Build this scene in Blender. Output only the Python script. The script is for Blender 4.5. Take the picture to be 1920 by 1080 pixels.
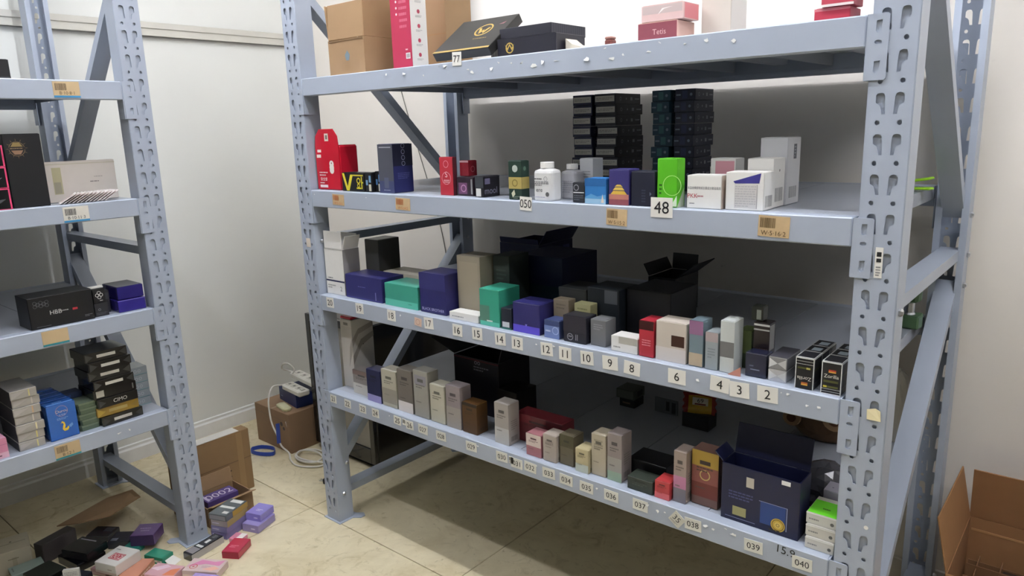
import bpy, bmesh, math, random
from mathutils import Vector, Matrix
random.seed(7)
PI = math.pi
SC = bpy.context.scene
COL = SC.collection
for o in list(bpy.data.objects): bpy.data.objects.remove(o)

# ------------------------------------------------------------------ camera, world, exposure
YAW, PIT, ROL = 0.7024, 0.2165, -0.0307
CAM = Vector((2.1886, -1.5079, 1.4805))
f_ = Vector((-math.sin(YAW)*math.cos(PIT), math.cos(YAW)*math.cos(PIT), -math.sin(PIT)))
r_ = Vector((math.cos(YAW), math.sin(YAW), 0)); u_ = r_.cross(f_)
rr = r_*math.cos(ROL) + u_*math.sin(ROL); uu = -r_*math.sin(ROL) + u_*math.cos(ROL)
cd = bpy.data.cameras.new('camera'); cam = bpy.data.objects.new('camera', cd); COL.objects.link(cam)
M = Matrix((rr, uu, -f_)).transposed().to_4x4(); M.translation = CAM; cam.matrix_world = M
cd.lens = 1362.12*36/1920; cd.sensor_width = 36; cd.clip_start = .02
SC.camera = cam
W = bpy.data.worlds.new('world'); SC.world = W; W.use_nodes = True
W.node_tree.nodes['Background'].inputs[0].default_value = (.8, .9, 1, 1)
W.node_tree.nodes['Background'].inputs[1].default_value = 0.02
vs = SC.view_settings
vs.view_transform = 'Standard'; vs.look = 'None'; vs.gamma = 1; vs.use_curve_mapping = False
vs.exposure = 1.25
TUBE_POWER = 62.0
TUBES = [(.0, -.45), (1.45, -.45), (2.75, -.35), (3.2, -1.4), (.2, -1.35)]      # ceiling tubes (centre x, y), along X
ROOM = dict(x0=-1.258, x1=4.4, y0=-4.4, y1=.902, z1=3.05)

# ------------------------------------------------------------------ materials
MATS = {}
def lin(c):
    if isinstance(c, str):
        c = [int(c[i:i+2], 16)/255 for i in (0, 2, 4)]
        return tuple(((v+.055)/1.055)**2.4 if v > .04045 else v/12.92 for v in c)
    return tuple(c)
def mat(c, rough=.5, metal=0., noise=.06, scale=30., bump=0., coat=0., trans=0., emit=0., alpha=1., kind=None):
    key = (c, rough, metal, noise, scale, bump, coat, trans, emit, alpha, kind)
    if key in MATS: return MATS[key]
    m = bpy.data.materials.new('surface'); m.use_nodes = True; MATS[key] = m
    nt = m.node_tree; b = nt.nodes['Principled BSDF']; L = nt.links; N = nt.nodes
    c = lin(c)
    b.inputs['Roughness'].default_value = rough; b.inputs['Metallic'].default_value = metal
    b.inputs['Coat Weight'].default_value = coat; b.inputs['Coat Roughness'].default_value = .12
    b.inputs['Transmission Weight'].default_value = trans; b.inputs['Alpha'].default_value = alpha
    if emit:
        b.inputs['Emission Color'].default_value = (*c, 1); b.inputs['Emission Strength'].default_value = emit
    tc = N.new('ShaderNodeTexCoord'); nz = N.new('ShaderNodeTexNoise')
    nz.inputs['Scale'].default_value = scale; nz.inputs['Detail'].default_value = 4
    L.new(tc.outputs['Object'], nz.inputs['Vector'])
    mx = N.new('ShaderNodeMix'); mx.data_type = 'RGBA'
    lo = tuple(v*(1-noise) for v in c); hi = tuple(min(1, v*(1+noise)+noise*.01) for v in c)
    mx.inputs[6].default_value = (*lo, 1); mx.inputs[7].default_value = (*hi, 1)
    L.new(nz.outputs['Fac'], mx.inputs[0])
    out = mx.outputs[2]
    if kind == 'tile':
        geo = N.new('ShaderNodeNewGeometry')
        def layer(prev, sc, lo_, hi_, col, amt, dist=1.5, ty='n'):
            n2 = N.new('ShaderNodeTexNoise'); n2.inputs['Scale'].default_value = sc; n2.inputs['Detail'].default_value = 7
            n2.inputs['Roughness'].default_value = .65; n2.inputs['Distortion'].default_value = dist
            L.new(geo.outputs['Position'], n2.inputs['Vector'])
            rp = N.new('ShaderNodeMapRange'); rp.inputs[1].default_value = lo_; rp.inputs[2].default_value = hi_
            rp.inputs[4].default_value = amt
            L.new(n2.outputs['Fac'], rp.inputs[0])
            q = N.new('ShaderNodeMix'); q.data_type = 'RGBA'
            L.new(rp.outputs[0], q.inputs[0]); L.new(prev, q.inputs[6]); q.inputs[7].default_value = (*lin(col), 1)
            return q.outputs[2]
        out = layer(out, 3.2, .45, .75, 'b8a67c', .6)
        out = layer(out, 9, .55, .7, '9a8860', .45, 2.5)
        out = layer(out, 26, .64, .74, '5d5138', .6, 1.0)
        out = layer(out, 1.3, .45, .7, 'efe6c6', .6)
    if kind == 'wallmarks':
        geo = N.new('ShaderNodeNewGeometry')
        n2 = N.new('ShaderNodeTexNoise'); n2.inputs['Scale'].default_value = 11; n2.inputs['Detail'].default_value = 6
        L.new(geo.outputs['Position'], n2.inputs['Vector'])
        rp = N.new('ShaderNodeMapRange'); rp.inputs[1].default_value = .70; rp.inputs[2].default_value = .76; rp.inputs[4].default_value = .5
        L.new(n2.outputs['Fac'], rp.inputs[0])
        q = N.new('ShaderNodeMix'); q.data_type = 'RGBA'; q.inputs[7].default_value = (*lin('8a7f74'), 1)
        L.new(rp.outputs[0], q.inputs[0]); L.new(out, q.inputs[6]); out = q.outputs[2]
    L.new(out, b.inputs['Base Color'])
    if bump:
        bp = N.new('ShaderNodeBump'); bp.inputs['Strength'].default_value = bump; bp.inputs['Distance'].default_value = .004
        L.new(nz.outputs['Fac'], bp.inputs['Height']); L.new(bp.outputs[0], b.inputs['Normal'])
    return m
PAINT = mat('aab3c1', .38, 0, .05, 9)           # pale blue-grey rack enamel
DECK = mat('a4aab4', .36, 0, .06, 7)
STEEL = mat('c9ccd0', .3, .9)
KRAFT = mat('9a7c5a', .8, 0, .10, 14, .15)
KRAFTD = mat('8c6f4c', .8, 0, .12, 14, .15)
INK = mat('16161a', .6, 0, 0)
WHITE = mat('eeece6', .5, 0, .03)
PAPER = mat('e9e7df', .6, 0, .04)
def card(c, gloss=False):
    return mat(c, .22 if gloss else .42, 0, .05, 25, 0, .35 if gloss else 0)
def ink(c): return mat(c, .45, 0, 0) if isinstance(c, str) else c

# ------------------------------------------------------------------ mesh helpers
def link(name, me, parent=None, loc=None, rz=None):
    o = bpy.data.objects.new(name, me); COL.objects.link(o)
    if parent is not None: o.parent = parent
    if loc is not None: o.location = loc
    if rz is not None: o.rotation_euler = (0, 0, rz)
    return o
def tag(o, label, cat, group=None, kind=None):
    if label: o['label'] = label
    if cat: o['category'] = cat
    if group: o['group'] = group
    if kind: o['kind'] = kind
    return o
class MB:
    def __init__(s): s.v = []; s.f = []; s.m = []; s.mats = []
    def mi(s, m):
        if m not in s.mats: s.mats.append(m)
        return s.mats.index(m)
    def poly(s, pts, m):
        i = len(s.v); s.v += [tuple(p) for p in pts]; s.f.append(tuple(range(i, i+len(pts)))); s.m.append(s.mi(m))
    def box(s, x0, x1, y0, y1, z0, z1, m, mtx=None):
        P = [Vector((x, y, z)) for z in (z0, z1) for y in (y0, y1) for x in (x0, x1)]
        if mtx is not None: P = [mtx @ p for p in P]
        i = len(s.v); s.v += [tuple(p) for p in P]; k = s.mi(m)
        for q in ((0, 2, 3, 1), (4, 5, 7, 6), (0, 1, 5, 4), (2, 6, 7, 3), (0, 4, 6, 2), (1, 3, 7, 5)):
            s.f.append(tuple(i+a for a in q)); s.m.append(k)
    def prism(s, pts, fn, h, m):
        """closed outline pts(2d) -> fn(u,v,w) extruded w 0..h"""
        n = len(pts); i = len(s.v); k = s.mi(m)
        s.v += [tuple(fn(u, v, 0)) for u, v in pts] + [tuple(fn(u, v, h)) for u, v in pts]
        s.f.append(tuple(range(i, i+n))[::-1]); s.m.append(k)
        s.f.append(tuple(range(i+n, i+2*n))); s.m.append(k)
        for a in range(n):
            b = (a+1) % n; s.f.append((i+a, i+b, i+n+b, i+n+a)); s.m.append(k)
    def lathe(s, prof, m, n=20, mtx=None, sx=1, sy=1):
        i = len(s.v); k = s.mi(m)
        for r, z in prof:
            for a in range(n):
                p = Vector((r*math.cos(2*PI*a/n)*sx, r*math.sin(2*PI*a/n)*sy, z))
                s.v.append(tuple(mtx @ p if mtx is not None else p))
        for j in range(len(prof)-1):
            for a in range(n):
                b = (a+1) % n; s.f.append((i+j*n+a, i+j*n+b, i+(j+1)*n+b, i+(j+1)*n+a)); s.m.append(k)
        s.f.append(tuple(i+a for a in range(n))[::-1]); s.m.append(k)
        s.f.append(tuple(i+(len(prof)-1)*n+a for a in range(n))); s.m.append(k)
    def tube(s, pts, r, m, n=8, flat=None):
        pts = [Vector(p) for p in pts]; i = len(s.v); k = s.mi(m); up = Vector((0, 0, 1))
        for j, p in enumerate(pts):
            t = (pts[min(j+1, len(pts)-1)] - pts[max(j-1, 0)]).normalized()
            a = t.cross(up)
            if a.length < .05: a = t.cross(Vector((1, 0, 0)))
            a.normalize(); b = a.cross(t)
            for q in range(n):
                c, d = math.cos(2*PI*q/n), math.sin(2*PI*q/n)
                ra, rb = (r, r) if not flat else flat
                s.v.append(tuple(p + a*c*ra + b*d*rb))
        for j in range(len(pts)-1):
            for q in range(n):
                w = (q+1) % n; s.f.append((i+j*n+q, i+j*n+w, i+(j+1)*n+w, i+(j+1)*n+q)); s.m.append(k)
        s.f.append(tuple(i+q for q in range(n))); s.m.append(k)
        s.f.append(tuple(i+(len(pts)-1)*n+q for q in range(n))[::-1]); s.m.append(k)
    def mesh(s, smooth=False, bevel=0):
        me = bpy.data.meshes.new('mesh'); me.from_pydata(s.v, [], s.f)
        for m in s.mats: me.materials.append(m)
        me.polygons.foreach_set('material_index', s.m)
        if bevel or smooth:
            bm = bmesh.new(); bm.from_mesh(me)
            if bevel:
                bmesh.ops.bevel(bm, geom=bm.edges[:], offset=bevel, segments=1, affect='EDGES', clamp_overlap=True)
            if smooth:
                for f in bm.faces: f.smooth = True
            bmesh.ops.recalc_face_normals(bm, faces=bm.faces)
            bm.to_mesh(me); bm.free()
        me.update(); return me
    def build(s, name, parent=None, loc=None, rz=None, smooth=False, bevel=0):
        return link(name, s.mesh(smooth, bevel), parent, loc, rz)
def spline(P, n=8):
    P = [Vector(p) for p in P]; out = []
    for i in range(len(P)-1):
        a, b, c, d = P[max(i-1, 0)], P[i], P[i+1], P[min(i+2, len(P)-1)]
        for k in range(n):
            t = k/n
            out.append(.5*((2*b)+(c-a)*t+(2*a-5*b+4*c-d)*t*t+(3*b-a-3*c+d)*t**3))
    return out+[P[-1]]
TXT = {}
def text2d(s):
    if s not in TXT:
        cu = bpy.data.curves.new('t', 'FONT'); cu.body = s; cu.resolution_u = 3; cu.align_x = 'CENTER'
        ob = bpy.data.objects.new('t', cu); COL.objects.link(ob)
        me = ob.to_mesh()
        me.calc_loop_triangles()
        V = [(v.co.x, v.co.y) for v in me.vertices]; Fs = [tuple(t.vertices) for t in me.loop_triangles]
        ob.to_mesh_clear(); bpy.data.objects.remove(ob)
        if V:
            x0 = min(v[0] for v in V); x1 = max(v[0] for v in V); y0 = min(v[1] for v in V); y1 = max(v[1] for v in V)
            V = [((x-(x0+x1)/2)/(y1-y0), (y-(y0+y1)/2)/(y1-y0)) for x, y in V]
            TXT[s] = (V, Fs, (x1-x0)/(y1-y0))
        else: TXT[s] = ([], [], 1)
    return TXT[s]

# decals: elements on a plane frame (O, U, V, N) with U,V real-size axes
def decal(mb, O, U, V, N, els):
    O, U, V, N = map(Vector, (O, U, V, N)); w, h = U.length, V.length; un, vn = U/w, V/h
    for i, e in enumerate(els):
        off = N*(.0004+.0001*i); k = e[0]
        P = lambda u, v: O+U*u+V*v+off
        if k == 'r':
            _, a, b, c, d, m = e; mb.poly([P(a, b), P(c, b), P(c, d), P(a, d)], ink(m))
        elif k == 'p': mb.poly([P(a, b) for a, b in e[1]], ink(e[2]))
        elif k in 'og':
            if k == 'o':
                _, a, b, r, m = e; c = P(a, b)
                mb.poly([c+un*r*math.cos(2*PI*q/20)+vn*r*math.sin(2*PI*q/20) for q in range(20)], ink(m))
            else:
                _, a, b, r0, r1, m = e; c = P(a, b); R = lambda r, q: c+un*r*math.cos(2*PI*q/20)+vn*r*math.sin(2*PI*q/20)
                for q in range(20): mb.poly([R(r0, q), R(r1, q), R(r1, q+1), R(r0, q+1)], ink(m))
        elif k == 't':
            s, a, b, sz, m = e[1:6]; rot = e[6] if len(e) > 6 else 0
            VV, FF, asp = text2d(s); size = sz*h; sx = 1.
            if rot % PI < .1 and asp*size > .96*w: sx = .96*w/(asp*size)
            c, d = math.cos(rot), math.sin(rot); i0 = len(mb.v); q = mb.mi(ink(m)); ce = P(a, b)
            for x, y in VV:
                x *= size*sx; y *= size; mb.v.append(tuple(ce+un*(x*c-y*d)+vn*(x*d+y*c)))
            for t in FF: mb.f.append(tuple(i0+z for z in t)); mb.m.append(q)
        elif k == 'b':
            _, a, b, c, d, m = e; x = a; rnd = random.Random(int(a*1000+d*100))
            while x < c:
                t = rnd.uniform(.015, .05)*(c-a); mb.poly([P(x, b), P(min(c, x+t), b), P(min(c, x+t), d), P(x, d)], ink(m)); x += t+rnd.uniform(.02, .045)*(c-a)
        elif k == 'l':
            _, a, b, c, d, n, m = e; rnd = random.Random(n+int(b*999))
            for j in range(n):
                y = b+(d-b)*(j+.25)/n; y2 = b+(d-b)*(j+.7)/n; x = a; end = c if j else a+(c-a)*rnd.uniform(.5, 1)
                while x < end-.02:
                    t = min(end, x+rnd.uniform(.06, .2)*(c-a)); mb.poly([P(x, y), P(t, y), P(t, y2), P(x, y2)], ink(m)); x = t+.03*(c-a)
def face_frame(w, d, h, k):
    return {'F': ((-w/2, -d/2, 0), (w, 0, 0), (0, 0, h), (0, -1, 0)), 'R': ((w/2, -d/2, 0), (0, d, 0), (0, 0, h), (1, 0, 0)),
            'L': ((-w/2, d/2, 0), (0, -d, 0), (0, 0, h), (-1, 0, 0)), 'T': ((-w/2, -d/2, h), (w, 0, 0), (0, d, 0), (0, 0, 1)),
            'K': ((w/2, d/2, 0), (-w, 0, 0), (0, 0, h), (0, 1, 0))}[k]
FN = {'F': 'printed_front', 'R': 'printed_side', 'L': 'printed_side', 'T': 'printed_top', 'K': 'printed_back'}
def add_prints(o, w, d, h, prints, top=0.):
    body = o.data.materials[0]
    for k, els in prints.items():
        mb = MB(); decal(mb, *face_frame(w, d, h+(top if k == 'T' else 0), k), [('r', .012, .012, .988, .988, body)]+list(els)); mb.build(FN[k], o)
def pack(name, label, cat, loc, w, d, h, m, prints=None, rz=0, rot=None, flap=True, group=None, gap=.0006):
    mb = MB(); mb.box(-w/2, w/2, -d/2, d/2, 0, h, m)
    o = mb.build(name, None, (loc[0], loc[1], loc[2]+gap), rz, bevel=min(.0012, h*.12))
    if rot: o.rotation_euler = rot
    tag(o, label, cat, group)
    if flap:
        mb = MB(); g = min(.004, w*.06)
        mb.box(-w/2+g, w/2-g, -d/2+.0006, d/2-g*1.5, h, h+.0008, m)
        mb.build('tuck_flap', o)
    if prints: add_prints(o, w, d, h, prints, .0008 if flap else 0)
    return o
def B(name, label, cat, X0, X1, Yf, d, z, h, m, prints=None, group=None, rz=0, flap=True):
    return pack(name, label, cat, ((X0+X1)/2, Yf+d/2, z), X1-X0-.0015, d, h, m, prints, rz, None, flap, group)
def BL(name, label, cat, Y0, Y1, Xf, d, z, h, m, prints=None, group=None, rz=0, flap=True):
    return pack(name, label, cat, (Xf-d/2, (Y0+Y1)/2, z), Y1-Y0-.0015, d, h, m, prints, PI/2+rz, None, flap, group)
def struct(o): o['kind'] = 'structure'; return o

# ------------------------------------------------------------------ room
R = ROOM
mb = MB(); mb.box(R['x0']-.1, R['x1']+.1, R['y0']-.1, R['y1']+.1, -.06, -.008, mat('5f5644', .9)); floor = struct(mb.build('floor'))
TILE = mat('e0d4b2', .22, 0, .08, 18, 0, 0, kind='tile')
T = .81; g = .0016
mb = MB(); mb.box(-T/2+g, T/2-g, -T/2+g, T/2-g, -.008, 0, TILE); tile_me = mb.mesh(bevel=.001)
edge = {}
for i in range(-2, 6):
    for j in range(-6, 2):
        x0, x1 = -.197+i*T, -.197+(i+1)*T; y0, y1 = .003+j*T, .003+(j+1)*T
        cx0, cx1, cy0, cy1 = max(x0, R['x0']), min(x1, R['x1']), max(y0, R['y0']), min(y1, R['y1'])
        if cx1-cx0 < .02 or cy1-cy0 < .02: continue
        if abs((cx1-cx0)-T) < 1e-6 and abs((cy1-cy0)-T) < 1e-6:
            link('floor_tile', tile_me, floor, ((x0+x1)/2, (y0+y1)/2, 0))
        else:
            mb = MB(); w, d = cx1-cx0, cy1-cy0; mb.box(-w/2+g, w/2-g, -d/2+g, d/2-g, -.008, 0, TILE)
            mb.build('floor_tile', floor, ((cx0+cx1)/2, (cy0+cy1)/2, 0), bevel=.001)
WALLL = mat('e7e8e2', .32, 0, .025, 3)
WALLB = mat('ebe5db', .6, 0, .03, 4, kind='wallmarks')
PLAIN = mat('5e5c58', .7, 0, .03, 4)
mb = MB(); mb.box(R['x0']-.1, R['x0']-.012, R['y0']-.1, R['y1']+.1, -.05, R['z1'], mat('9aa0a0', .6)); wl = struct(mb.build('wall_left'))
y = R['y1']
while y > R['y0']:
    y2 = max(R['y0'], y-1.28); mb = MB(); mb.box(-.012, 0, y2+.0015, y-.0015, 0, R['z1'], WALLL)
    mb.build('wall_panel', wl, (R['x0'], 0, 0), bevel=.0015); y = y2
mb = MB(); mb.box(R['x0']-.1, R['x1']+.1, R['y1'], R['y1']+.1, -.05, R['z1'], WALLB); struct(mb.build('wall_back'))
mb = MB(); mb.box(R['x1'], R['x1']+.1, R['y0']-.1, R['y1'], -.05, R['z1'], PLAIN); struct(mb.build('wall_right'))
mb = MB(); mb.box(R['x0'], R['x1'], R['y0']-.1, R['y0'], -.05, R['z1'], PLAIN); struct(mb.build('wall_front'))
mb = MB(); mb.box(R['x0']-.1, R['x1']+.1, R['y0']-.1, R['y1']+.1, R['z1'], R['z1']+.08, mat('c4c4c0', .7)); struct(mb.build('ceiling'))
# aluminium rail on the left wall, skirting, corner strip
ALU = mat('d3d1c8', .38, .35, .08, 12)
mb = MB(); x = R['x0']
mb.box(x, x+.016, R['y0'], .885, 1.932, 1.992, ALU); mb.box(x, x+.024, R['y0'], .885, 1.932, 1.938, ALU); mb.box(x, x+.022, R['y0'], .885, 1.965, 1.992, ALU)
struct(mb.build('trim_1', bevel=.0015))
mb = MB(); mb.prism([(0, 0), (.016, 0), (.016, .062), (.009, .07), (.009, .082), (0, .085)], lambda u, v, w: (x+u, R['y0']+w, v), R['y1']-R['y0'], mat('e8e8e4', .4)); struct(mb.build('baseboard_left'))
mb = MB(); mb.box(x+.03, R['x1'], R['y1']-.012, R['y1'], 0, .08, mat('dcd6cc', .5)); struct(mb.build('baseboard_back', bevel=.002))
mb = MB(); mb.box(x, x+.03, R['y1']-.004, R['y1'], 0, R['z1'], ALU); mb.box(x, x+.004, R['y1']-.03, R['y1'], 0, R['z1'], ALU); struct(mb.build('trim_2'))
# ceiling tube lights
names = ['nearest the left wall, over the numbered rack', 'over the middle of the numbered rack', 'right of the numbered rack', 'over the aisle at the right', 'over the aisle beside the left rack']
for k, (tx, ty) in enumerate(TUBES):
    o = link('ceiling_light', None, None, (tx, ty, R['z1']-.055)); tag(o, 'white batten tube light on the ceiling '+names[k], 'light', 'ceiling tube lights')
    mb = MB(); mb.box(-.62, .62, -.03, .03, .025, .054, WHITE); mb.build('housing', o, bevel=.004)
    mb = MB(); mb.lathe([(.0145, -.6), (.0145, .6)], mat('f4f6ff', .5, emit=TUBE_POWER), 12, Matrix.Rotation(PI/2, 4, 'Y')); mb.build('tube', o)
    for s in (-1, 1):
        mb = MB(); mb.box(s*.6-.012, s*.6+.012, -.02, .02, -.02, .026, WHITE); mb.build('end_cap', o, bevel=.003)

# ------------------------------------------------------------------ racks
PW, PD, HH, P0, PITCH = .080, .066, 2.25, .0446, .075
LEN, DEP, BH = 1.7865, .83, .058
def plate_holes(outer, holes, th):
    cu = bpy.data.curves.new('c', 'CURVE'); cu.dimensions = '2D'; cu.fill_mode = 'BOTH'; cu.extrude = th/2
    for pts in [outer]+holes:
        s = cu.splines.new('POLY'); s.points.add(len(pts)-1); s.use_cyclic_u = True
        for i, (a, b) in enumerate(pts): s.points[i].co = (a, b, 0, 1)
    ob = bpy.data.objects.new('c', cu); COL.objects.link(ob)
    me = bpy.data.meshes.new_from_object(ob); bpy.data.objects.remove(ob)
    return me
def web_mesh(backing=True):
    holes = []
    key = [(-.0243, -.0255), (-.0215, -.0215), (-.0150, -.0205), (-.0105, -.0225), (-.0085, -.0275), (-.0078, -.040), (-.0067, -.0597), (-.0132, -.0597), (-.0160, -.046), (-.0185, -.0425), (-.0243, -.039)]
    k = 0
    while P0+k*PITCH < HH-.02:
        z = P0+k*PITCH
        for s in (-1, 1):
            holes.append([(s*.0191+.0044*math.cos(2*PI*q/10), z+.0048*math.sin(2*PI*q/10)) for q in range(10)])
            if z-.06 > .01 and z-.02 < HH: holes.append([(-s*a, z+b) for a, b in key])
        k += 1
    me = plate_holes([(-PW/2+.002, 0), (PW/2-.002, 0), (PW/2-.002, HH), (-PW/2+.002, HH)], holes, .002)
    for v in me.vertices:
        u, w, t = v.co; v.co = (u, .001+t, w)
    # flanges and lips
    bm = bmesh.new(); bm.from_mesh(me)
    def bx(x0, x1, y0, y1):
        vv = [bm.verts.new((x, y, z)) for z in (0, HH) for y in (y0, y1) for x in (x0, x1)]
        for q in ((0, 2, 3, 1), (4, 5, 7, 6), (0, 1, 5, 4), (2, 6, 7, 3), (0, 4, 6, 2), (1, 3, 7, 5)): bm.faces.new([vv[i] for i in q])
    if backing: bx(-.031, .031, .0055, .007)      # added backing strip, catches light so the front post slots look mid-grey
    for s in (-1, 1):
        a, b = s*PW/2, s*(PW/2-.002)
        bx(min(a, b), max(a, b), .002, PD)
        bx(min(b, s*(PW/2-.0012)), max(b, s*(PW/2-.0012)), .0006, .002)
        c = s*(PW/2-.017); bx(min(b, c), max(b, c), PD-.002, PD)
    bmesh.ops.recalc_face_normals(bm, faces=bm.faces)
    bm.to_mesh(me); bm.free(); me.materials.clear(); me.materials.append(PAINT); return me
WEB = web_mesh(); WEB_OPEN = web_mesh(False)
def trap(cx, cz): return [(cx-.0055, cz+.011), (cx+.0045, cz+.010), (cx+.0055, cz-.008), (cx+.002, cz-.012), (cx-.0045, cz-.010)]
def conn_mesh():
    # plate lies on the post front; local x 0..-.04 away from beam end, z from top downwards
    me = plate_holes([(-.037, -.003), (-.034, 0), (0, 0), (0, -.118), (-.034, -.118), (-.037, -.115)],
                     [trap(-.020, -.022), trap(-.020, -.094), [(-.020+.0065*math.cos(2*PI*q/10), -.050+.004*math.sin(2*PI*q/10)) for q in range(10)]], .003)
    for v in me.vertices:
        u, w, t = v.co; v.co = (u, t+.0015, w)
    bm = bmesh.new(); bm.from_mesh(me)
    vv = [bm.verts.new((x, y, z)) for z in (-.118, 0) for y in (.003, .042) for x in (-.0008, .0022)]
    for q in ((0, 2, 3, 1), (4, 5, 7, 6), (0, 1, 5, 4), (2, 6, 7, 3), (0, 4, 6, 2), (1, 3, 7, 5)): bm.faces.new([vv[i] for i in q])
    bmesh.ops.recalc_face_normals(bm, faces=bm.faces)
    bm.to_mesh(me); bm.free(); me.materials.clear(); me.materials.append(PAINT); return me
CONN = conn_mesh()
def mirror_mesh(me):
    m2 = me.copy(); m2.transform(Matrix.Scale(-1, 4, (1, 0, 0))); m2.flip_normals(); return m2
CONN_R = mirror_mesh(CONN)
mb = MB(); mb.prism([(0, 0), (.04, 0), (.04, -.045), (.028, -.058), (0, -.058)], lambda u, v, w: (.0022+w, u, v), LEN-.0044, PAINT); BEAM = mb.mesh(bevel=.0025)
NP = 6; pwid = LEN/NP
mb = MB(); mb.box(.0012, pwid-.0012, .042, DEP-.042, -.0015, -.0002, DECK)
for xx in (.0012, pwid-.0032): mb.box(xx, xx+.002, .042, DEP-.042, -.034, -.0015, DECK)
mb.box(pwid/2-.02, pwid/2+.02, .042, DEP-.042, -.022, -.0015, DECK)
mb.box(.0012, pwid-.0012, .036, .046, -.0008, .0003, DECK); mb.box(.0012, pwid-.0012, DEP-.046, DEP-.036, -.0008, .0003, DECK)
PANEL = mb.mesh()
mb = MB(); mb.lathe([(.0085, 0), (.0085, .004), (.005, .008)], STEEL, 6); BOLT = mb.mesh()
LEVELS = [1.665, 1.290, .915, .545]
def brace(root, x, y0, z0, y1, z1, nm):
    mb = MB(); L = math.hypot(y1-y0, z1-z0); a = math.atan2(z1-z0, y1-y0); s = 1
    mx = Matrix.Translation((x, y0, z0)) @ Matrix.Rotation(a, 4, 'X')
    for (xa, xb, za, zb) in ((-.026, .026, .0125, .0145), (-.026, -.024, -.0145, .0125), (.024, .026, -.0145, .0125)):
        mb.box(xa, xb, 0, L, za, zb, PAINT, mx)
    return mb.build(nm, root)
def make_rack(label, loc, rz, group):
    root = link('storage_rack', None, None, loc, rz); tag(root, label, 'rack', group); beams = {}
    for xi, xc in enumerate((-.007-PW/2, LEN+.007+PW/2)):
        for back in (0, 1):
            p = link('post', WEB_OPEN if back else WEB, root, (xc, .0032 if not back else DEP-.0032, 0), PI*back)
            mb = MB(); mb.prism([(-.05, -.008), (.05, -.008), (.05, .055), (.075, .075), (.075, .095), (.055, .105), (.03, .085), (-.05, .08)] if (xi == 0) else [(.05, -.008), (-.05, -.008), (-.05, .055), (-.075, .075), (-.075, .095), (-.055, .105), (-.03, .085), (.05, .08)], lambda u, v, w: (u, v, w), .0035, PAINT)
            mb.box(-.034, .034, .008, .05, .0035, .02, PAINT)
            mb.build('foot_plate', p)
        xb = xc
        for nm, a in (('horizontal_brace', (.02, 1.105, .81, 1.105)), ('horizontal_brace', (.02, .115, .81, .115)), ('diagonal_brace', (.80, 1.215, .025, 1.985)), ('diagonal_brace', (.045, .235, .80, 1.02))):
            b = brace(root, xb, *a, nm)
            for (yy, zz) in ((min(a[0], a[2])+.012, a[1] if a[0] < a[2] else a[3]), (max(a[0], a[2])-.012, a[3] if a[0] < a[2] else a[1])):
                for s in (1,):
                    k = link('bolt', BOLT, b, (xb+PW/2, yy, zz)); k.rotation_euler = (0, PI/2, 0)
    for lv, z in enumerate(LEVELS):
        for back in (0, 1):
            b = link('front_beam' if not back else 'rear_beam', BEAM, root, (0, 0, z) if not back else (LEN, DEP, z), PI*back)
            if not back: beams[lv] = b
            for me, xx in ((CONN, 0), (CONN_R, LEN)):
                link('connector_plate', me, b, (xx, 0, 0))
        for k in range(NP): link('deck_panel', PANEL, root, (k*pwid, 0, z))
    return root, beams
rackM, beamM = make_rack('long grey steel rack with numbered shelf edges, standing against the back wall', (.004, 0, 0), 0, 'grey perforated steel racks')
rackL, beamL = make_rack('grey steel rack cut off by the picture edge, standing along the left wall', (-.32, -.4515-LEN, 0), PI/2, 'grey perforated steel racks')

# stickers on the beams (sub-parts)
def sticker(beam, x, z, w, h, els, m=PAPER, name='number_sticker', rot=0, label=None, off=0):
    """x along the beam, z below beam top (negative)"""
    mb = MB(); c, s = math.cos(rot), math.sin(rot)
    mb.box(-w/2, w/2, -.0012, -.0002, -h/2, h/2, m)
    decal(mb, (-w/2, -.0012, -h/2), (w, 0, 0), (0, 0, h), (0, -1, 0), els)
    o = mb.build(name, beam, (x, -off, z)); o.rotation_euler = (0, rot, 0)
    if label: o['label'] = label
    return o
def num(beam, zt, s, X, Z, w, h, th, rot=0, m=PAPER, off=0):
    return sticker(beam, X-.004, Z-zt, w, h, [('t', s, .5, .5, th/h, '1b1b1e')], m, rot=rot, label='white sticker reading '+s, off=off)
for s, X, Z in [('20', .061, .892), ('19', .226, .893), ('18', .391, .892), ('17', .567, .892), ('16', .692, .889), ('15', .773, .891), ('14', .863, .890), ('13', .926, .888), ('12', 1.03, .889), ('11', 1.092, .887), ('10', 1.162, .888), ('9', 1.233, .888), ('6', 1.42, .889), ('4', 1.528, .892), ('3', 1.575, .889), ('2', 1.639, .892)]:
    num(beamM[2], .915, s, X, Z, .040 if s not in '92346' else .046, .036, .021, random.uniform(-.06, .06))
num(beamM[2], .915, '8', 1.297, .886, .046, .034, .021, .05)
for s, X, Z in [('21', .029, .521), ('22', .114, .521), ('23', .2, .521), ('24', .27, .522), ('25', .385, .523), ('26', .446, .521), ('027', .511, .522), ('028', .595, .521), ('029', .728, .521), ('030', .853, .522), ('031', .91, .517), ('032', .961, .52), ('033', 1.028, .521), ('034', 1.089, .519), ('035', 1.157, .518), ('036', 1.236, .518), ('037', 1.324, .520), ('038', 1.471, .517), ('039', 1.623, .515), ('040', 1.734, .514)]:
    three = len(s) == 3
    num(beamM[3], .545, s, X, Z, .044 if three else .036, .030, .015 if three else .018, random.uniform(-.05, .05), mat('dddcd2', .5, 0, .06))
sticker(beamM[3], 1.424, .516-.545, .034, .034, [('t', '35', .45, .55, .45, '2a2a2a'), ('l', .1, .08, .8, .25, 2, '777777')], mat('d4d2c4', .5), rot=.65, label='tilted sticker reading 35')
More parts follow.
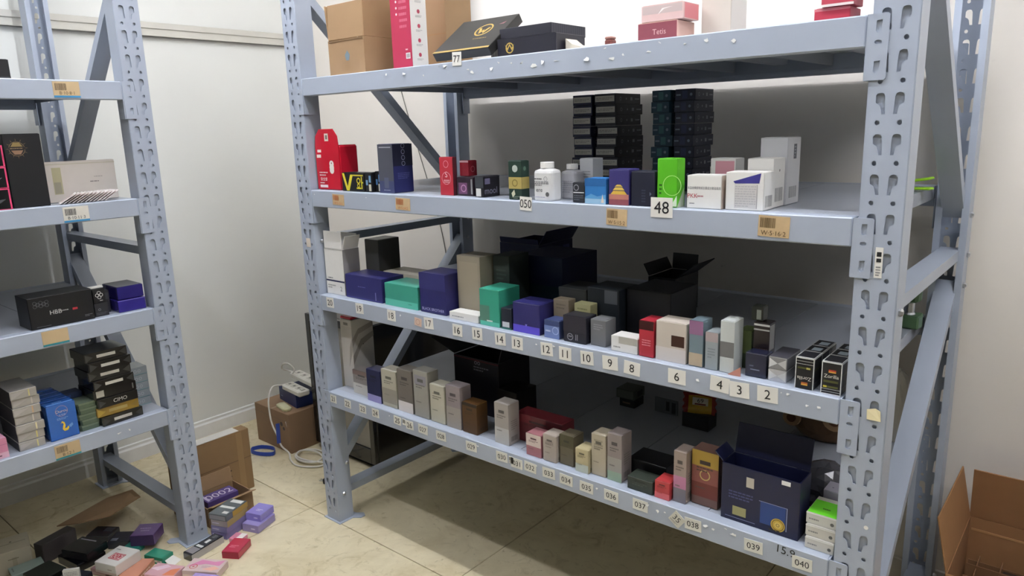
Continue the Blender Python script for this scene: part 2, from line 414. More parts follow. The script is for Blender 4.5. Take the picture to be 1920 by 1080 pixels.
sticker(beamM[3], .885, .522-.545, .018, .022, [('b', .1, .4, .9, .9, '333333'), ('l', .1, .1, .9, .3, 2, '555555')], name='barcode_sticker')
sticker(beamM[3], .415, .526-.545, .016, .022, [('b', .1, .3, .9, .9, '333333')], name='barcode_sticker')
mb = MB(); decal(mb, (0, 0, 0), (.05, 0, 0), (0, 0, .022), (0, -1, 0), [('t', '15.9', .5, .5, .85, '111111')]); o = mb.build('handwriting', beamM[3], (1.668, -.0002, -.024)); o.rotation_euler = (0, .06, 0)
num(beamM[0], 1.665, '77', .74, 1.671, .034, .036, .018, .03, off=.0006)
num(beamM[1], 1.290, '050', .97, 1.283, .040, .036, .022, .04)
num(beamM[1], 1.290, '48', 1.373, 1.291, .056, .046, .028, 0)
OR = mat('c8ad84', .55, 0, .12, 60)
for X, Z, w, h, s, c in [(.153, 1.262, .062, .036, 'W·5·13·2', 'c06a3c'), (.477, 1.261, .066, .037, 'W·5·14·2', 'b9683a'), (1.248, 1.262, .058, .040, 'W·5·15·2', '6d5435'), (1.631, 1.263, .066, .044, 'W·5·16·2', '5c4a2c')]:
    sticker(beamM[1], X, Z-1.290, w, h, [('b', .06, .42, .55, .9, c), ('t', s, .5, .18, .22, c)], OR, 'barcode_sticker', rot=.03, label='faded orange barcode sticker reading '+s)
sticker(beamM[2], .514, .889-.915, .032, .026, [('g', .5, .5, .008, .0095, 'b98d78')], mat('dcc0ae', .6), 'tape_piece', rot=.1)
LY0 = -.4515-LEN
for lv, yc, zc, s, pale in [(0, -.6165, 1.636, 'B·10·8·1', 0), (1, -.644, 1.259, 'B·10·11·3', 1), (2, -.758, .886, '', 0), (3, -.7775, .514, 'B·12·1', 0)]:
    els = [('r', 0, 0, 1, .12, '3f8fc0' if lv < 2 else '2f8a94')]
    if s: els += [('b', .08, .45, .5, .88, '6b5a45' if not pale else '333333'), ('t', s, .5, .28, .2, '5a4a38' if not pale else '222222')]
    sticker(beamL[lv], yc-LY0, zc-LEVELS[lv], .074, .047, els, mat('c9b088' if not pale else 'dbd7cc', .55, 0, .08), 'barcode_sticker', rot=.0, label=('cream' if pale else 'orange')+' shelf label with a blue foot stripe')
# torn tape remnants
TAPE = mat('e9eae6', .35, 0, .03)
def scrap(beam, x, z, s, curl=.0):
    mb = MB(); n = random.randint(5, 7); ang = sorted(random.uniform(0, 2*PI) for _ in range(n))
    pts = [(s*random.uniform(.5, 1)*math.cos(a), s*.6*random.uniform(.5, 1)*math.sin(a)) for a in ang]
    mb.prism(pts, lambda u, v, w: (u, -.0004-w-max(0, -v)*curl, v), .0006, TAPE)
    mb.build('tape_scrap', beam, (x, 0, z))
for px in (.44, .52, .6, .665, .69, .775, .79, .86, .885, .93, .965, 1.005, 1.03, 1.075, 1.165, 1.215, 1.235, 1.265, 1.33, 1.36, 1.42, 1.47, 1.53): scrap(beamM[0], px, random.uniform(-.034, -.008), random.uniform(.004, .014), random.choice([0, .7]))
for px in (.24, .43, .99, 1.05, 1.30, 1.47, 1.663, 1.68, 1.72, 1.745): scrap(beamM[2], px, random.uniform(-.03, -.012), random.uniform(.003, .008), .4)
for px in (.34, .75, 1.34, 1.37, 1.39, 1.48, 1.5, 1.52, 1.55, 1.57, .98, 1.19): scrap(beamM[3], px, random.uniform(-.03, -.01), random.uniform(.003, .009), .3)
for px in (1.62, 1.65): scrap(beamL[3], px, -.03, .008)
for px in (.02, .3): scrap(beamM[1], px, -.015, .004)
# bits stuck on the right front post
pr = [c for c in rackM.children if c.name.startswith('post')]
post_fr = pr[2]; post_fl = pr[0]
mb = MB(); mb.prism([(-.013, -.011), (.014, -.009), (.012, .012), (.002, .015), (-.014, .010)], lambda u, v, w: (u, -w-.0003-max(0, u)*.35, v), .001, mat('e8dcb0', .5)); mb.build('masking_tape', post_fr, (.017, 0, .894))
mb = MB(); mb.box(-.007, .007, -.0012, -.0002, -.03, .03, PAPER); decal(mb, (-.007, -.0012, -.03), (.014, 0, 0), (0, 0, .06), (0, -1, 0), [('r', .2, .7, .8, .85, '222222'), ('r', .2, .52, .8, .64, '222222'), ('l', .2, .05, .8, .4, 4, '777777')]); mb.build('barcode_sticker', post_fr, (.003, 0, 1.205))
mb = MB(); mb.lathe([(.0045, 0), (.0045, .0006)], WHITE, 12, Matrix.Rotation(PI/2, 4, 'X')); mb.build('paper_dot', post_fr, (.0191, 0, P0+8*PITCH))
mb = MB(); mb.box(-.012, .012, -.001, -.0002, -.016, .016, mat('ddd2c4', .6)); mb.build('tape_piece', post_fl, (.0, 0, 1.10))

# ------------------------------------------------------------------ special builders
def open_carton(name, label, cat, loc, w, d, h, m, flaps, rz=0, th=.004, inner=None):
    """open cardboard box: body = four walls and a bottom, flaps = {side: (length, angle from upright, outwards positive)}"""
    mb = MB()
    mb.box(-w/2, w/2, -d/2, d/2, 0, th, m)
    mb.box(-w/2, w/2, -d/2, -d/2+th, th, h, m); mb.box(-w/2, w/2, d/2-th, d/2, th, h, m)
    mb.box(-w/2, -w/2+th, -d/2+th, d/2-th, th, h, m); mb.box(w/2-th, w/2, -d/2+th, d/2-th, th, h, m)
    o = mb.build(name, None, (loc[0], loc[1], loc[2]+.0008), rz); tag(o, label, cat)
    for k, (L, a) in flaps.items():
        mb = MB(); W_ = (w if k in 'FK' else d)-.004
        mb.box(-W_/2, W_/2, 0, th*.8, 0, L, m)
        f = mb.build('flap', o, bevel=.001)
        rzk = {'F': 0, 'K': PI, 'R': PI/2, 'L': -PI/2}[k]
        f.location = {'F': (0, -d/2, h+.001), 'K': (0, d/2, h+.001), 'R': (w/2, 0, h+.001), 'L': (-w/2, 0, h+.001)}[k]
        f.rotation_euler = (Matrix.Rotation(rzk, 4, 'Z') @ Matrix.Rotation(a, 4, 'X')).to_euler()
    return o
def cable(name, label, cat, pts, r, m, n=8):
    mb = MB(); mb.tube(spline(pts, n), r, m, 8); return tag(mb.build(name, smooth=True), label, cat)
def ring_ray(u, v, r, c, n=14):
    return [('p', [(u+math.cos(a)*r*1.0, v+math.sin(a)*r*.62), (u+math.cos(a+.06)*r*1.0, v+math.sin(a+.06)*r*.62), (u+math.cos(a+.03)*r*1.35, v+math.sin(a+.03)*r*.84)], c) for a in [2*PI*k/n for k in range(n)]]
BLK = card('141416'); BLKG = card('101013', True); NAVY = card('1c2050'); NAVYG = card('171c4a', True)
WHT = card('e6e4de'); CREAM = card('d3cbb8'); GREY = card('8f8f90'); SILV = mat('a9a6a2', .3, .35, .1, 40)

# ------------------------------------------------------------------ top shelf of the numbered rack (z 1.665)
Z = 1.665
o = open_carton('cardboard_box', 'open brown cardboard box with raised flaps at the left end of the top shelf', 'box', (.2065, .102, Z), .183, .124, .112, KRAFT, {'F': (.11, -.05), 'R': (.22, .02), 'K': (.11, .15), 'L': (.11, .10)})
mb = MB(); decal(mb, (-.0915, -.062, 0), (.183, 0, 0), (0, 0, .112), (0, -1, 0), [('p', [(.46, .55), (.53, .68), (.60, .55), (.57, .40), (.49, .40)], '6f8089'), ('l', .40, .1, .64, .32, 4, '9a7a52')]); mb.build('printed_front', o)
mb = MB(); mb.box(-.085, .085, -.0635, -.0625, .106, .1115, mat('7f6444', .5)); mb.build('tape_strip', o)
icons = []
for k in range(7): icons += [('o', .32, .93-.062*k, .0035, 'f0dfe0')]
B('gift_box', 'tall crimson box with a white icon side panel between brown cartons on top shelf', 'box', .419, .508, .05, .065, Z, .285, card('b02c4c'), {
    'F': icons+[('l', .45, .40, .85, .95, 9, 'c96a80'), ('r', .70, .10, .92, .16, 'eceae6'), ('b', .73, .11, .89, .15, '444444'), ('l', .7, .18, .9, .21, 1, 'f0dfe0')],
    'R': [('r', 0, 0, 1, 1, 'dfdcd6')]+[e for k in range(6) for e in (('o', .5, .14+.145*k, .006, 'a83a50'), ('l', .3, .08+.145*k, .7, .105+.145*k, 2, '9a9896'))]})
B('cardboard_box', 'plain brown carton standing behind the tall crimson box on top shelf', 'box', .30, .486, .22, .12, Z, .232, KRAFT, {'F': [('r', .0, .49, 1, .505, '9a7448')]})
GOLD = 'b99a4a'
o = pack('presentation_box', 'flat black box with gold crest tilted up on the top shelf behind sticker 77', 'box', (.720, .115, Z+.0585), .215, .17, .026, card('2a2927'), {'T': [('r', 0, 0, 1, .05, 'a5894a'), ('g', .60, .60, .026, .031, GOLD), ('p', [(.50, .66), (.54, .66), (.58, .56), (.60, .62), (.62, .56), (.66, .66), (.70, .66), (.64, .48), (.60, .55), (.56, .48)], GOLD), ('p', [(.80, .72), (.9, .80), (.88, .72)], 'a06a70'), ('l', .55, .3, .85, .36, 1, '8b7648')]}, rot=(.62, 0, .0), flap=False)
pack('presentation_box', 'black ribbed box leaning behind the tilted gold-crest box on top shelf', 'box', (.74, .34, Z), .20, .17, .085, card('33322f'), {'F': [('r', .02+.05*k, .05, .04+.05*k, .95, '4a4844') for k in range(19)]})
B('presentation_box', 'flat black box with small gold emblem lying under a ribbed lid on top shelf', 'box', .835, 1.035, .06, .13, Z, .050, card('1d1c26'), {'F': [('g', .22, .5, .011, .014, GOLD), ('p', [(.14, .7), (.18, .35), (.22, .6), (.26, .35), (.30, .7), (.26, .5), (.22, .72), (.18, .5)], GOLD)]})
B('box_lid', 'dark ribbed box lid resting on the flat black emblem box', 'box', .822, 1.0, .085, .16, Z+.0525, .028, card('2a2a33'), {'R': [('r', .03+.06*k, .05, .06+.06*k, .95, '3c3c46') for k in range(16)]}, flap=False)
mb = MB(); mb.prism([(0, 0), (.05, 0), (.045, .012), (.02, .02), (0, .035)], lambda u, v, w: (u, w, v), .05, CREAM); tag(mb.build('paper_wedge', None, (1.042, .09, Z+.001)), 'small cream paper wedge beside the flat black emblem box', 'paper')
mb = MB(); mb.box(-.011, .011, -.012, .012, 0, .018, card('6e3a33')); o = mb.build('small_case', None, (1.19, .07, Z+.0005), bevel=.004); tag(o, 'tiny brown case alone in the middle of the top shelf', 'case'); mb = MB(); mb.box(-.010, .010, -.011, .011, .018, .024, card('a5786a')); mb.build('lid', o, bevel=.002)
B('cosmetic_box', 'maroon fronted cream box under the pink box on top shelf', 'box', 1.271, 1.374, .06, .085, Z, .043, card('e0b9aa'), {'F': [('r', .01, .03, .99, .97, '8a4650'), ('t', 'Tetis', .55, .5, .28, 'd9b3b0')]})
B('cosmetic_box', 'pale pink wrapped box on top of the maroon fronted box', 'box', 1.279, 1.388, .062, .075, Z+.0445, .036, card('e3c3bd', True), {'R': [('r', .05, .05, .95, .95, 'd67f83')], 'F': [('r', .03, .45, .97, .95, 'c9b5b0'), ('p', [(.4, .4), (.5, .75), (.75, .8), (.55, .7)], 'f3e9e4')]})
B('white_carton', 'tall plain off-white carton standing right of the pink boxes on top shelf', 'box', 1.392, 1.465, .14, .085, Z, .30, card('d5cbbd'), {'R': [('r', 0, 0, 1, 1, 'e9e2d8')]})
B('cosmetic_box', 'lower red box near the right post on top shelf', 'box', 1.676, 1.745, .05, .07, Z, .026, card('b83a4c'), {'F': [('r', 0, .8, 1, 1, 'd77f86')]})
B('cosmetic_box', 'upper red box with a cream band near the right post on top shelf', 'box', 1.69, 1.752, .045, .06, Z+.0275, .04, card('bf4a58'), {'F': [('r', 0, 0, 1, .12, 'eadfd6'), ('r', 0, .45, 1, 1, 'e9dfcb'), ('r', 0, .40, 1, .46, 'd98c8c')], 'R': [('r', 0, .45, 1, 1, 'e9dfcb')]})

# ------------------------------------------------------------------ second shelf (z 1.29)
Z = 1.290
# red carrier pack with standing front panel
RED = card('c3142c', True)
mb = MB(); w, d, h = .132, .082, .152
mb.box(-w/2, w/2, -d/2, d/2, 0, h, RED)
o = mb.build('carrier_pack', None, (.0705, .073, Z+.0006), bevel=.006); tag(o, 'big red carrier pack with an upright front flap at the left end of second shelf', 'pack')
mb = MB(); mb.prism([(-w/2, h-.012), (w/2, h-.012), (w/2-.006, h+.03), (w/2-.028, h+.054), (-w/2+.028, h+.054), (-w/2+.006, h+.03)], lambda u, v, q: (u, -d/2+q, v), .003, RED)
f = mb.build('hang_flap', o); decal_mb = MB(); decal(decal_mb, (-w/2, -d/2, h), (w, 0, 0), (0, 0, .054), (0, -1, 0), [('r', .44, .25, .60, .72, 'e0d5c8'), ('r', .48, .36, .56, .62, '6f5b55')]); decal_mb.build('printed_tag', o)
add_prints(o, w, d, h, {'F': [('o', .66, .58, .012, 'e9e2da'), ('o', .66, .50, .0125, 'e9e2da'), ('o', .66, .44, .012, 'e9e2da'), ('o', .66, .60, .0028, '8a3030'), ('r', .10, .84, .26, .9, 'e6d8d2'), ('r', .06, .72, .24, .79, 'e6d8d2'), ('l', .12, .30, .50, .42, 2, 'e8c9c9'), ('t', '安全套', .30, .24, .08, 'f0dfdf'), ('l', .12, .13, .4, .18, 1, 'e8c9c9'), ('r', .12, .05, .45, .11, 'e9d8d8')]})
B('condom_box', 'black box with a big yellow V beside the red carrier pack', 'box', .158, .275, .02, .05, Z, .061, BLK, {'F': [('p', [(.02, .97), (.12, .97), (.25, .25), (.40, .9), (.52, .9), (.32, .03), (.20, .03)], 'd8c832'), ('r', .46, .83, .97, .9, 'c8b93a'), ('g', .76, .58, .006, .010, 'd8c832'), ('r', .66, .14, .86, .22, 'd8c832'), ('r', .88, .14, .92, .8, 'd8c832'), ('r', .92, .45, .97, .52, 'd8c832'), ('g', .76, .32, .004, .007, 'd8c832')]})
for k, (a, b, hh, c, lab) in enumerate([(.277, .312, .062, '6f97b8', 'slim black box with a pale blue stripe beside the yellow V box'), (.314, .344, .066, '4f7dae', 'slim black box with a blue stripe touching the tall navy box')]):
    B('condom_box', lab, 'box', a, b, .022+.012*k, .05, Z, hh, BLK, {'F': [('r', .12, .35, .42, .62, c), ('r', .55, .05, .9, .4, 'cfc9b0'), ('r', .6, .5, .9, .85, c)]})
B('gift_box', 'tall navy box with dark grey front and round icons on second shelf', 'box', .352, .424, .02, .082, Z, .152, card('23265a'), {'F': [('r', 0, 0, 1, 1, '4a4c56'), ('r', .0, .0, 1, .25, '3e4468'), ('r', .1, .93, .9, .95, 'a9a9b0'), ('r', .35, .1, .65, .32, '565a70'), ('l', .3, .04, .9, .08, 1, '9a9cae')], 'R': [('r', 0, .55, 1, 1, '15172c'), *[('g', .52, .60+.12*k, .006, .0075, '9a9cb0') for k in range(4)], ('l', .2, .28, .8, .42, 4, '555a88')]})
B('lipstick_box', 'slim upright red box with a white emblem, alone mid-left on second shelf', 'box', .612, .668, .036, .016, Z, .112, card('b02a38'), {'F': [('g', .5, .82, .009, .0108, 'd99aa0'), ('t', 'S', .5, .55, .15, 'eccfd0'), ('g', .5, .45, .017, .0188, 'd99aa0'), ('l', .3, .33, .75, .42, 2, 'eccfd0')], 'R': [('r', 0, 0, 1, 1, '4a1c24')]})
B('cosmetic_box', 'purple and black box under the small maroon cube on second shelf', 'box', .674, .740, .045, .05, Z, .054, card('2a1c26'), {'F': [('r', .08, .1, .62, .7, '6b4463'), ('g', .4, .4, .008, .011, 'b98aa8'), ('r', .85, .1, .95, .9, '8a8a88')]})
B('cosmetic_box', 'small maroon cube stacked on the purple and black box', 'box', .676, .712, .057, .036, Z+.0562, .045, card('7a1a26', True), {'F': [('r', 0, .88, 1, 1, 'a8848a')], 'R': [('g', .5, .45, .007, .009, 'a04a54')]})
B('cosmetic_box', 'black box with a grey end and white print beside the purple black box', 'box', .760, .793, .03, .07, Z, .058, card('17151c'), {'F': [('r', .0, .45, 1, 1, '3c3f44'), ('r', .1, .03, .7, .42, 'd8d6d0')], 'R': [('t', 'mool', .45, .3, .32, '8b8898'), ('r', .08, .62, .4, .9, '6b6680'), ('r', 0, .96, 1, 1, '3a3940')]})
B('cosmetic_box', 'dark green box with a gold band left of sticker 050', 'box', .899, .946, .015, .032, Z, .104, card('23392f'), {'F': [('o', .5, .80, .0095, 'b9c0b8'), ('r', 0, .28, 1, .58, 'ab9a5a'), ('g', .48, .43, .007, .010, '7f7138'), ('p', [(.2, .16), (.42, .26), (.5, .14), (.3, .05)], 'd6d4b8'), ('l', .35, .02, .9, .1, 2, '8a9a88')], 'R': [('r', 0, .28, 1, .58, 'a08f50'), ('o', .4, .8, .006, '4f6a5a')]})
def bottle(label, x, y, z, w, d, h, prints, m):
    mb = MB()
    def ring(sx, sy, zz): return [(sx*(abs(math.cos(a))**.55)*math.copysign(1, math.cos(a)), sy*(abs(math.sin(a))**.55)*math.copysign(1, math.sin(a)), zz) for a in [2*PI*q/24+.001 for q in range(24)]]
    rings = [ring(w/2*.94, d/2*.94, 0), ring(w/2, d/2, .004), ring(w/2, d/2, h*.72), ring(w/2*.93, d/2*.93, h*.78), ring(w/2*.5, d/2*.55, h*.83), ring(w/2*.5, d/2*.55, h*.85)]
    for rg in rings: mb.v += rg
    k = mb.mi(m); n = 24
    for j in range(len(rings)-1):
        for q in range(n): mb.f.append((j*n+q, j*n+(q+1) % n, (j+1)*n+(q+1) % n, (j+1)*n+q)); mb.m.append(k)
    mb.f.append(tuple(range(n))[::-1]); mb.m.append(k); mb.f.append(tuple(range(5*n, 6*n))); mb.m.append(k)
    o = mb.build('lotion_bottle', None, (x, y, z+.0006), smooth=False); tag(o, label, 'bottle', 'white lotion bottles on the second shelf')
    mb = MB(); mb.lathe([(w*.27, h*.85), (w*.28, h*.86), (w*.28, h*.99), (w*.26, h)], WHITE, 20); mb.build('cap', o)
    mb = MB(); decal(mb, (-w/2*.8, -d/2-.0002, h*.05), (w*.8, 0, 0), (0, 0, h*.62), (0, -1, 0), prints); mb.build('printed_front', o)
bottle('white flat bottle with black print just right of sticker 050', 1.012, .042, Z, .066, .052, .100, [('l', .05, .80, .6, .9, 1, '555555'), ('l', .05, .55, .95, .75, 3, '4a4a4a'), ('t', 'ere', .35, .36, .12, '333333'), ('o', .85, .2, .006, '666666'), ('g', .75, .85, .005, .006, '777777'), ('l', .1, .05, .9, .1, 1, '8888aa')], mat('dcdcda', .4))
bottle('greyer bottle standing half behind the white printed bottle', 1.048, .105, Z, .055, .045, .092, [('l', .1, .2, .9, .8, 6, '8c8c90')], mat('a8a8ac', .4))
B('cosmetic_box', 'small black and white printed box left of the sky blue box', 'box', 1.108, 1.146, .02, .05, Z, .050, card('2b2d33'), {'F': [('r', .05, .48, .95, .53, 'dcdcdc'), ('g', .3, .75, .006, .008, '9a9aa0'), ('l', .1, .1, .9, .4, 3, '666a70')]})
B('cosmetic_box', 'upright pale grey box behind the small black and white box', 'box', 1.046, 1.09, .142, .05, Z, .104, card('c4c6c8'), {'F': [('l', .2, .5, .8, .7, 3, '8d8f92')]})
B('cosmetic_box', 'sky blue box with a sea picture left of the violet temple box', 'box', 1.152, 1.215, .01, .05, Z, .062, card('2f74b4'), {'F': [('r', 0, 0, 1, .25, '9cc4de'), ('p', [(0, .25), (.3, .4), (.6, .3), (1, .38), (1, .2), (0, .2)], '5d9ed0'), ('p', [(.78, .05), (.85, .4), (.92, .05)], 'd9c7b4'), ('r', 0, .7, 1, 1, '24609c')]})
B('souvenir_box', 'violet box with a golden temple roof picture', 'box', 1.223, 1.280, .01, .05, Z, .085, card('39346e'), {'F': [('r', 0, 0, 1, .16, '8a4a52'), ('r', 0, .16, 1, .3, 'b9786a'), ('p', [(.08, .30), (.92, .30), (.78, .40), (.22, .40)], 'd8b44a'), ('p', [(.2, .42), (.8, .42), (.68, .50), (.32, .50)], 'e0c05a'), ('p', [(.3, .52), (.7, .52), (.58, .58), (.42, .58)], 'e0c05a')]})
B('cosmetic_box', 'black navy box between the temple box and the lime green box', 'box', 1.284, 1.348, .012, .05, Z, .081, card('1d2030'), {'F': [('l', .45, .1, .62, .5, 5, '3c4050'), ('p', [(.8, .3), (.88, .36), (.8, .42)], '6a6e80')]})
B('cosmetic_box', 'lime green box with a white swirl above sticker 48', 'box', 1.352, 1.404, .015, .037, Z, .111, card('56b31e'), {'F': [('g', .75, .45, .022, .0235, 'b4e08e'), ('l', .1, .25, .25, .5, 3, '224d12'), ('p', [(.7, .02), (1, .02), (1, .25)], 'dfe8d4')], 'R': [('p', [(0, .0), (.9, .0), (.9, .4)], 'cfd8c2')]})
B('medicine_box', 'wide white box with red lettering right of the lime green box', 'box', 1.424, 1.508, .022, .05, Z, .074, WHT, {'F': [('t', '本品由橡胶制成主要成分聚硅氧烷', .5, .62, .09, '55555a'), ('t', 'PKK', .17, .38, .13, 'b02438'), ('l', .3, .33, .5, .42, 1, 'b87a80'), ('l', .08, .12, .3, .18, 1, '77777a')], 'R': [('r', 0, 0, 1, 1, 'b9a89a')]})
B('medicine_box', 'white box with a pink top half behind the red lettered box', 'box', 1.434, 1.497, .12, .05, Z, .106, WHT, {'F': [('r', .2, .55, .95, .95, 'd69aa4')]})
B('medicine_box', 'white carton with violet band and a lace pattern on its front', 'box', 1.514, 1.601, .027, .056, Z, .082, WHT, {'F': [('r', .24, .05, .82, .68, 'cfccc8'), ('l', .26, .08, .80, .66, 9, 'b8b6b4'), ('p', [(.2, .76), (.92, .98), (.88, .72), (.25, .7)], '3d3a86'), ('r', .82, .05, .84, .68, 'a8a6a4')], 'R': [('b', .15, .08, .85, .38, '5a5a5a')]})
B('medicine_box', 'middle white carton of three with barcodes, behind the lace pattern one', 'box', 1.538, 1.599, .085, .066, Z, .108, WHT, {'R': [('b', .15, .12, .85, .4, '5a5a5a'), ('o', .5, .75, .003, '7a7068')]})
B('medicine_box', 'tallest white carton with barcode at the end of the white row', 'box', 1.539, 1.603, .153, .082, Z, .151, card('cfcfd0'), {'R': [('b', .2, .1, .8, .27, '5a5a5a'), ('r', .45, .68, .68, .9, '55585e'), ('l', .5, .7, .63, .88, 4, 'a0a2a8')]})
# stacks of small dark boxes at the rear
lay = .0318; colsp = [(.846, .917, .105, 'violet-black', '262a44', 'left'), (.929, 1.003, .155, 'charcoal', '26272d', 'second'), (1.123, 1.183, .12, 'dark teal', '1d4454', 'third'), (1.19, 1.252, .12, 'blue-black', '22283c', 'right')]
orders = ['bottom', 'second', 'third', 'fourth', 'fifth', 'sixth', 'seventh', 'eighth', 'topmost']  # counted upwards
for ci, (a, b, d, cn, c, pos) in enumerate(colsp):
    w = b-a-.002
    els = {'F': [('r', .04, .25, .96, .8, 'c9c6b8'), ('l', .1, .38, .9, .66, 2, '8a887c')] if ci < 2 else [('r', .35, .15, .62, .85, '3f6f74' if ci == 2 else '33395a'), ('l', .06, .35, .3, .65, 1, '8a9aa8'), ('o', .8, .5, .004, '7d8ea0')],
           'R': [('g', .2, .5, .004, .0055, '8f929a'), ('o', .42, .5, .003, '8f929a'), ('r', .58, .35, .66, .65, '8f929a'), ('l', .76, .35, .95, .65, 1, '8f929a')]}
    mb = MB(); mb.box(-w/2, w/2, -d/2, d/2, 0, lay-.001, card(c)); me = mb.mesh(bevel=.0012)
    pm = {}
    for k, e in els.items():
        q = MB(); decal(q, *face_frame(w, d, lay-.001, k), [('r', .012, .012, .988, .988, card(c))]+e); pm[k] = q.mesh()
    for n in range(9):
        jx = random.uniform(-.004, .004); jr = random.uniform(-.05, .05)
        o = link('condom_box', me, None, ((a+b)/2+jx, .40+d/2+random.uniform(-.006, .006), Z+.0006+n*(lay-.0004)), jr)
        tag(o, f'{orders[n]} box from below in the {cn} stack at the rear of second shelf', 'box', 'small dark boxes stacked at the rear of the second shelf')
        for k in pm: link(FN[k], pm[k], o)
# lime clip at the right end
LIME = mat('9ad22a', .35, 0, .05)
o = link('plastic_clip', None, None, (1.758, .60, Z+.001)); tag(o, 'lime green plastic clip lying at the right rear of second shelf', 'clip')
for k, (dz, a) in enumerate(((.004, 0), (.022, .16))):
    mb = MB(); mb.prism([(-.06, -.014), (.05, -.018), (.06, 0), (.05, .018), (-.06, .014)], lambda u, v, w: (u, v, w), .006, LIME); c = mb.build('jaw', o, (0, 0, dz), bevel=.002); c.rotation_euler = (.0, -a, .1)
mb = MB(); mb.lathe([(.006, 0), (.006, .026)], LIME, 12); mb.build('hinge', o, (-.045, 0, .004))

# ------------------------------------------------------------------ third shelf (z .915)
Z = .915
o = open_carton('gift_box', 'tall open white box with raised flap above sticker 20', 'box', (.0575, .0685, Z), .105, .072, .165, WHT, {'F': (.062, 0), 'R': (.05, .35), 'K': (.05, -.05)})
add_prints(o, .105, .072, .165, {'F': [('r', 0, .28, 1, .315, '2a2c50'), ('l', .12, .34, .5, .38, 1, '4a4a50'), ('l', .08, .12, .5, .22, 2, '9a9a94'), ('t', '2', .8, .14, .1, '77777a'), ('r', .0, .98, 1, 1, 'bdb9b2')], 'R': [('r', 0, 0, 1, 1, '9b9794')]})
B('gift_box', 'wide navy violet box right of the tall open white box', 'box', .118, .314, .03, .1, Z, .083, card('2d2c66'), {'F': [('l', .35, .5, .6, .58, 1, '6a6aa0'), ('r', .0, .02, 1, .06, '45448a'), ('r', .82, .06, .84, .4, '8a8ab8')]})
B('gift_box', 'upright dark grey box behind the wide navy violet box', 'box', .101, .176, .14, .1, Z, .19, card('474745'), {'F': [('r', .05, .02, .95, .98, '4d4d4a')]})
B('gift_box', 'flat teal green box above sticker 18', 'box', .328, .489, .03, .1, Z, .075, card('3f9a84'), {'F': [('r', 0, 0, 1, .3, '59b9a0'), ('l', .72, .16, .9, .22, 1, '2a6f5e')]})
B('gift_box', 'wide off-white box behind the flat teal green box', 'box', .181, .413, .15, .1, Z, .079, CREAM, {'F': [('l', .3, .4, .7, .6, 2, 'a09a8c')]})
B('gift_box', 'navy box with white lettering along its foot above sticker 17', 'box', .500, .617, .03, .1, Z, .128, card('26255c'), {'F': [('t', 'BLACK BROTHER', .5, .1, .07, 'b4b2d8'), ('r', 0, .6, 1, 1, '33336a')]})
B('gift_box', 'tall tan box between the navy lettered box and the teal one', 'box', .624, .722, .078, .08, Z, .187, card('a79e8c'), {'F': [('r', .1, .1, .9, .9, 'b0a793')]})
B('flat_box', 'very flat white box at the shelf edge above sticker 16', 'box', .639, .761, .02, .05, Z, .022, WHT, {'F': [('l', .1, .3, .6, .6, 1, '9a9a98')]})
B('gift_box', 'upright bright teal box above sticker 14', 'box', .768, .845, .02, .095, Z, .110, card('37997f'), {'F': [('r', 0, 0, .5, .55, '55806f'), ('r', 0, 0, 1, .12, '5cc0a8'), ('r', .35, .12, .65, .16, 'dfe8e0')]})
B('gift_box', 'tall blackish green box behind the bright teal box', 'box', .736, .801, .122, .095, Z, .19, card('2b332f'), {'F': [('l', .2, .6, .8, .8, 3, '3d4a44')]})
B('gift_box', 'big deep navy box behind the dark green box on third shelf', 'box', .737, .922, .225, .19, Z, .178, card('10163e'), {'F': [('r', .03, .03, .97, .5, '0f2a3a')]})
o = open_carton('gift_box', 'open navy box at the rear left of third shelf', 'box', (.57, .55, Z), .178, .2, .165, card('1b1f4c'), {'R': (.06, .6), 'F': (.02, .2)})
mb = MB(); decal(mb, (.089, -.1, 0), (0, .2, 0), (0, 0, .165), (1, 0, 0), [('r', .01, .01, .99, .99, card('1b1f4c')), ('r', .35, .55, .62, .9, '3b3f74'), ('r', .7, .55, .9, .9, '50548a')]); mb.build('printed_side', o)
B('condom_box', 'small black box with a white chip above sticker 13', 'box', .851, .890, .02, .05, Z, .062, card('1e2430'), {'F': [('r', .1, .1, .8, .35, 'c4c8cc'), ('r', .0, .0, 1, .08, '2c6a60')]})
B('condom_box', 'bright violet blue box above and left of sticker 12', 'box', .895, .992, .02, .08, Z, .086, card('2c2a62'), {'F': [('r', 0, 0, 1, .25, '5a4cc4'), ('p', [(.45, .3), (.5, .22), (.55, .3)], '8a84d8')]})
B('condom_box', 'pale blue and navy box with a ring print above sticker 12', 'box', 1.007, 1.059, .02, .05, Z, .05, card('3a4670'), {'F': [('r', 0, 0, 1, .7, '6a7cae'), ('g', .75, .45, .009, .011, 'aab6d8'), ('l', .1, .3, .5, .5, 1, 'c8d0e4')]})
B('condom_box', 'black box with a small white face mark above sticker 11', 'box', 1.072, 1.146, .02, .052, Z, .073, card('1f1f28'), {'F': [('g', .3, .2, .008, .0095, 'b0aeb4'), ('o', .26, .22, .002, 'b0aeb4'), ('o', .34, .22, .002, 'b0aeb4'), ('r', .55, .1, .57, .32, 'b0aeb4'), ('r', .62, .1, .64, .32, 'b0aeb4'), ('r', 0, .4, 1, 1, '2a2730')]})
B('condom_box', 'pale yellow box peeking over the face mark box', 'box', 1.066, 1.12, .08, .035, Z, .092, card('bdb98a'), {'F': [('l', .2, .7, .8, .9, 2, '8f8c60')]})
B('condom_box', 'tan box peeking over the pale blue ring box', 'box', .997, 1.05, .077, .035, Z, .096, card('978a76'), {'F': [('l', .2, .7, .8, .9, 2, '7a6f5e')]})
B('condom_box', 'mid grey upright box above sticker 10', 'box', 1.153, 1.201, .03, .05, Z, .071, card('6f7072'), {'F': [('l', .2, .6, .8, .85, 3, '8f9092')]})
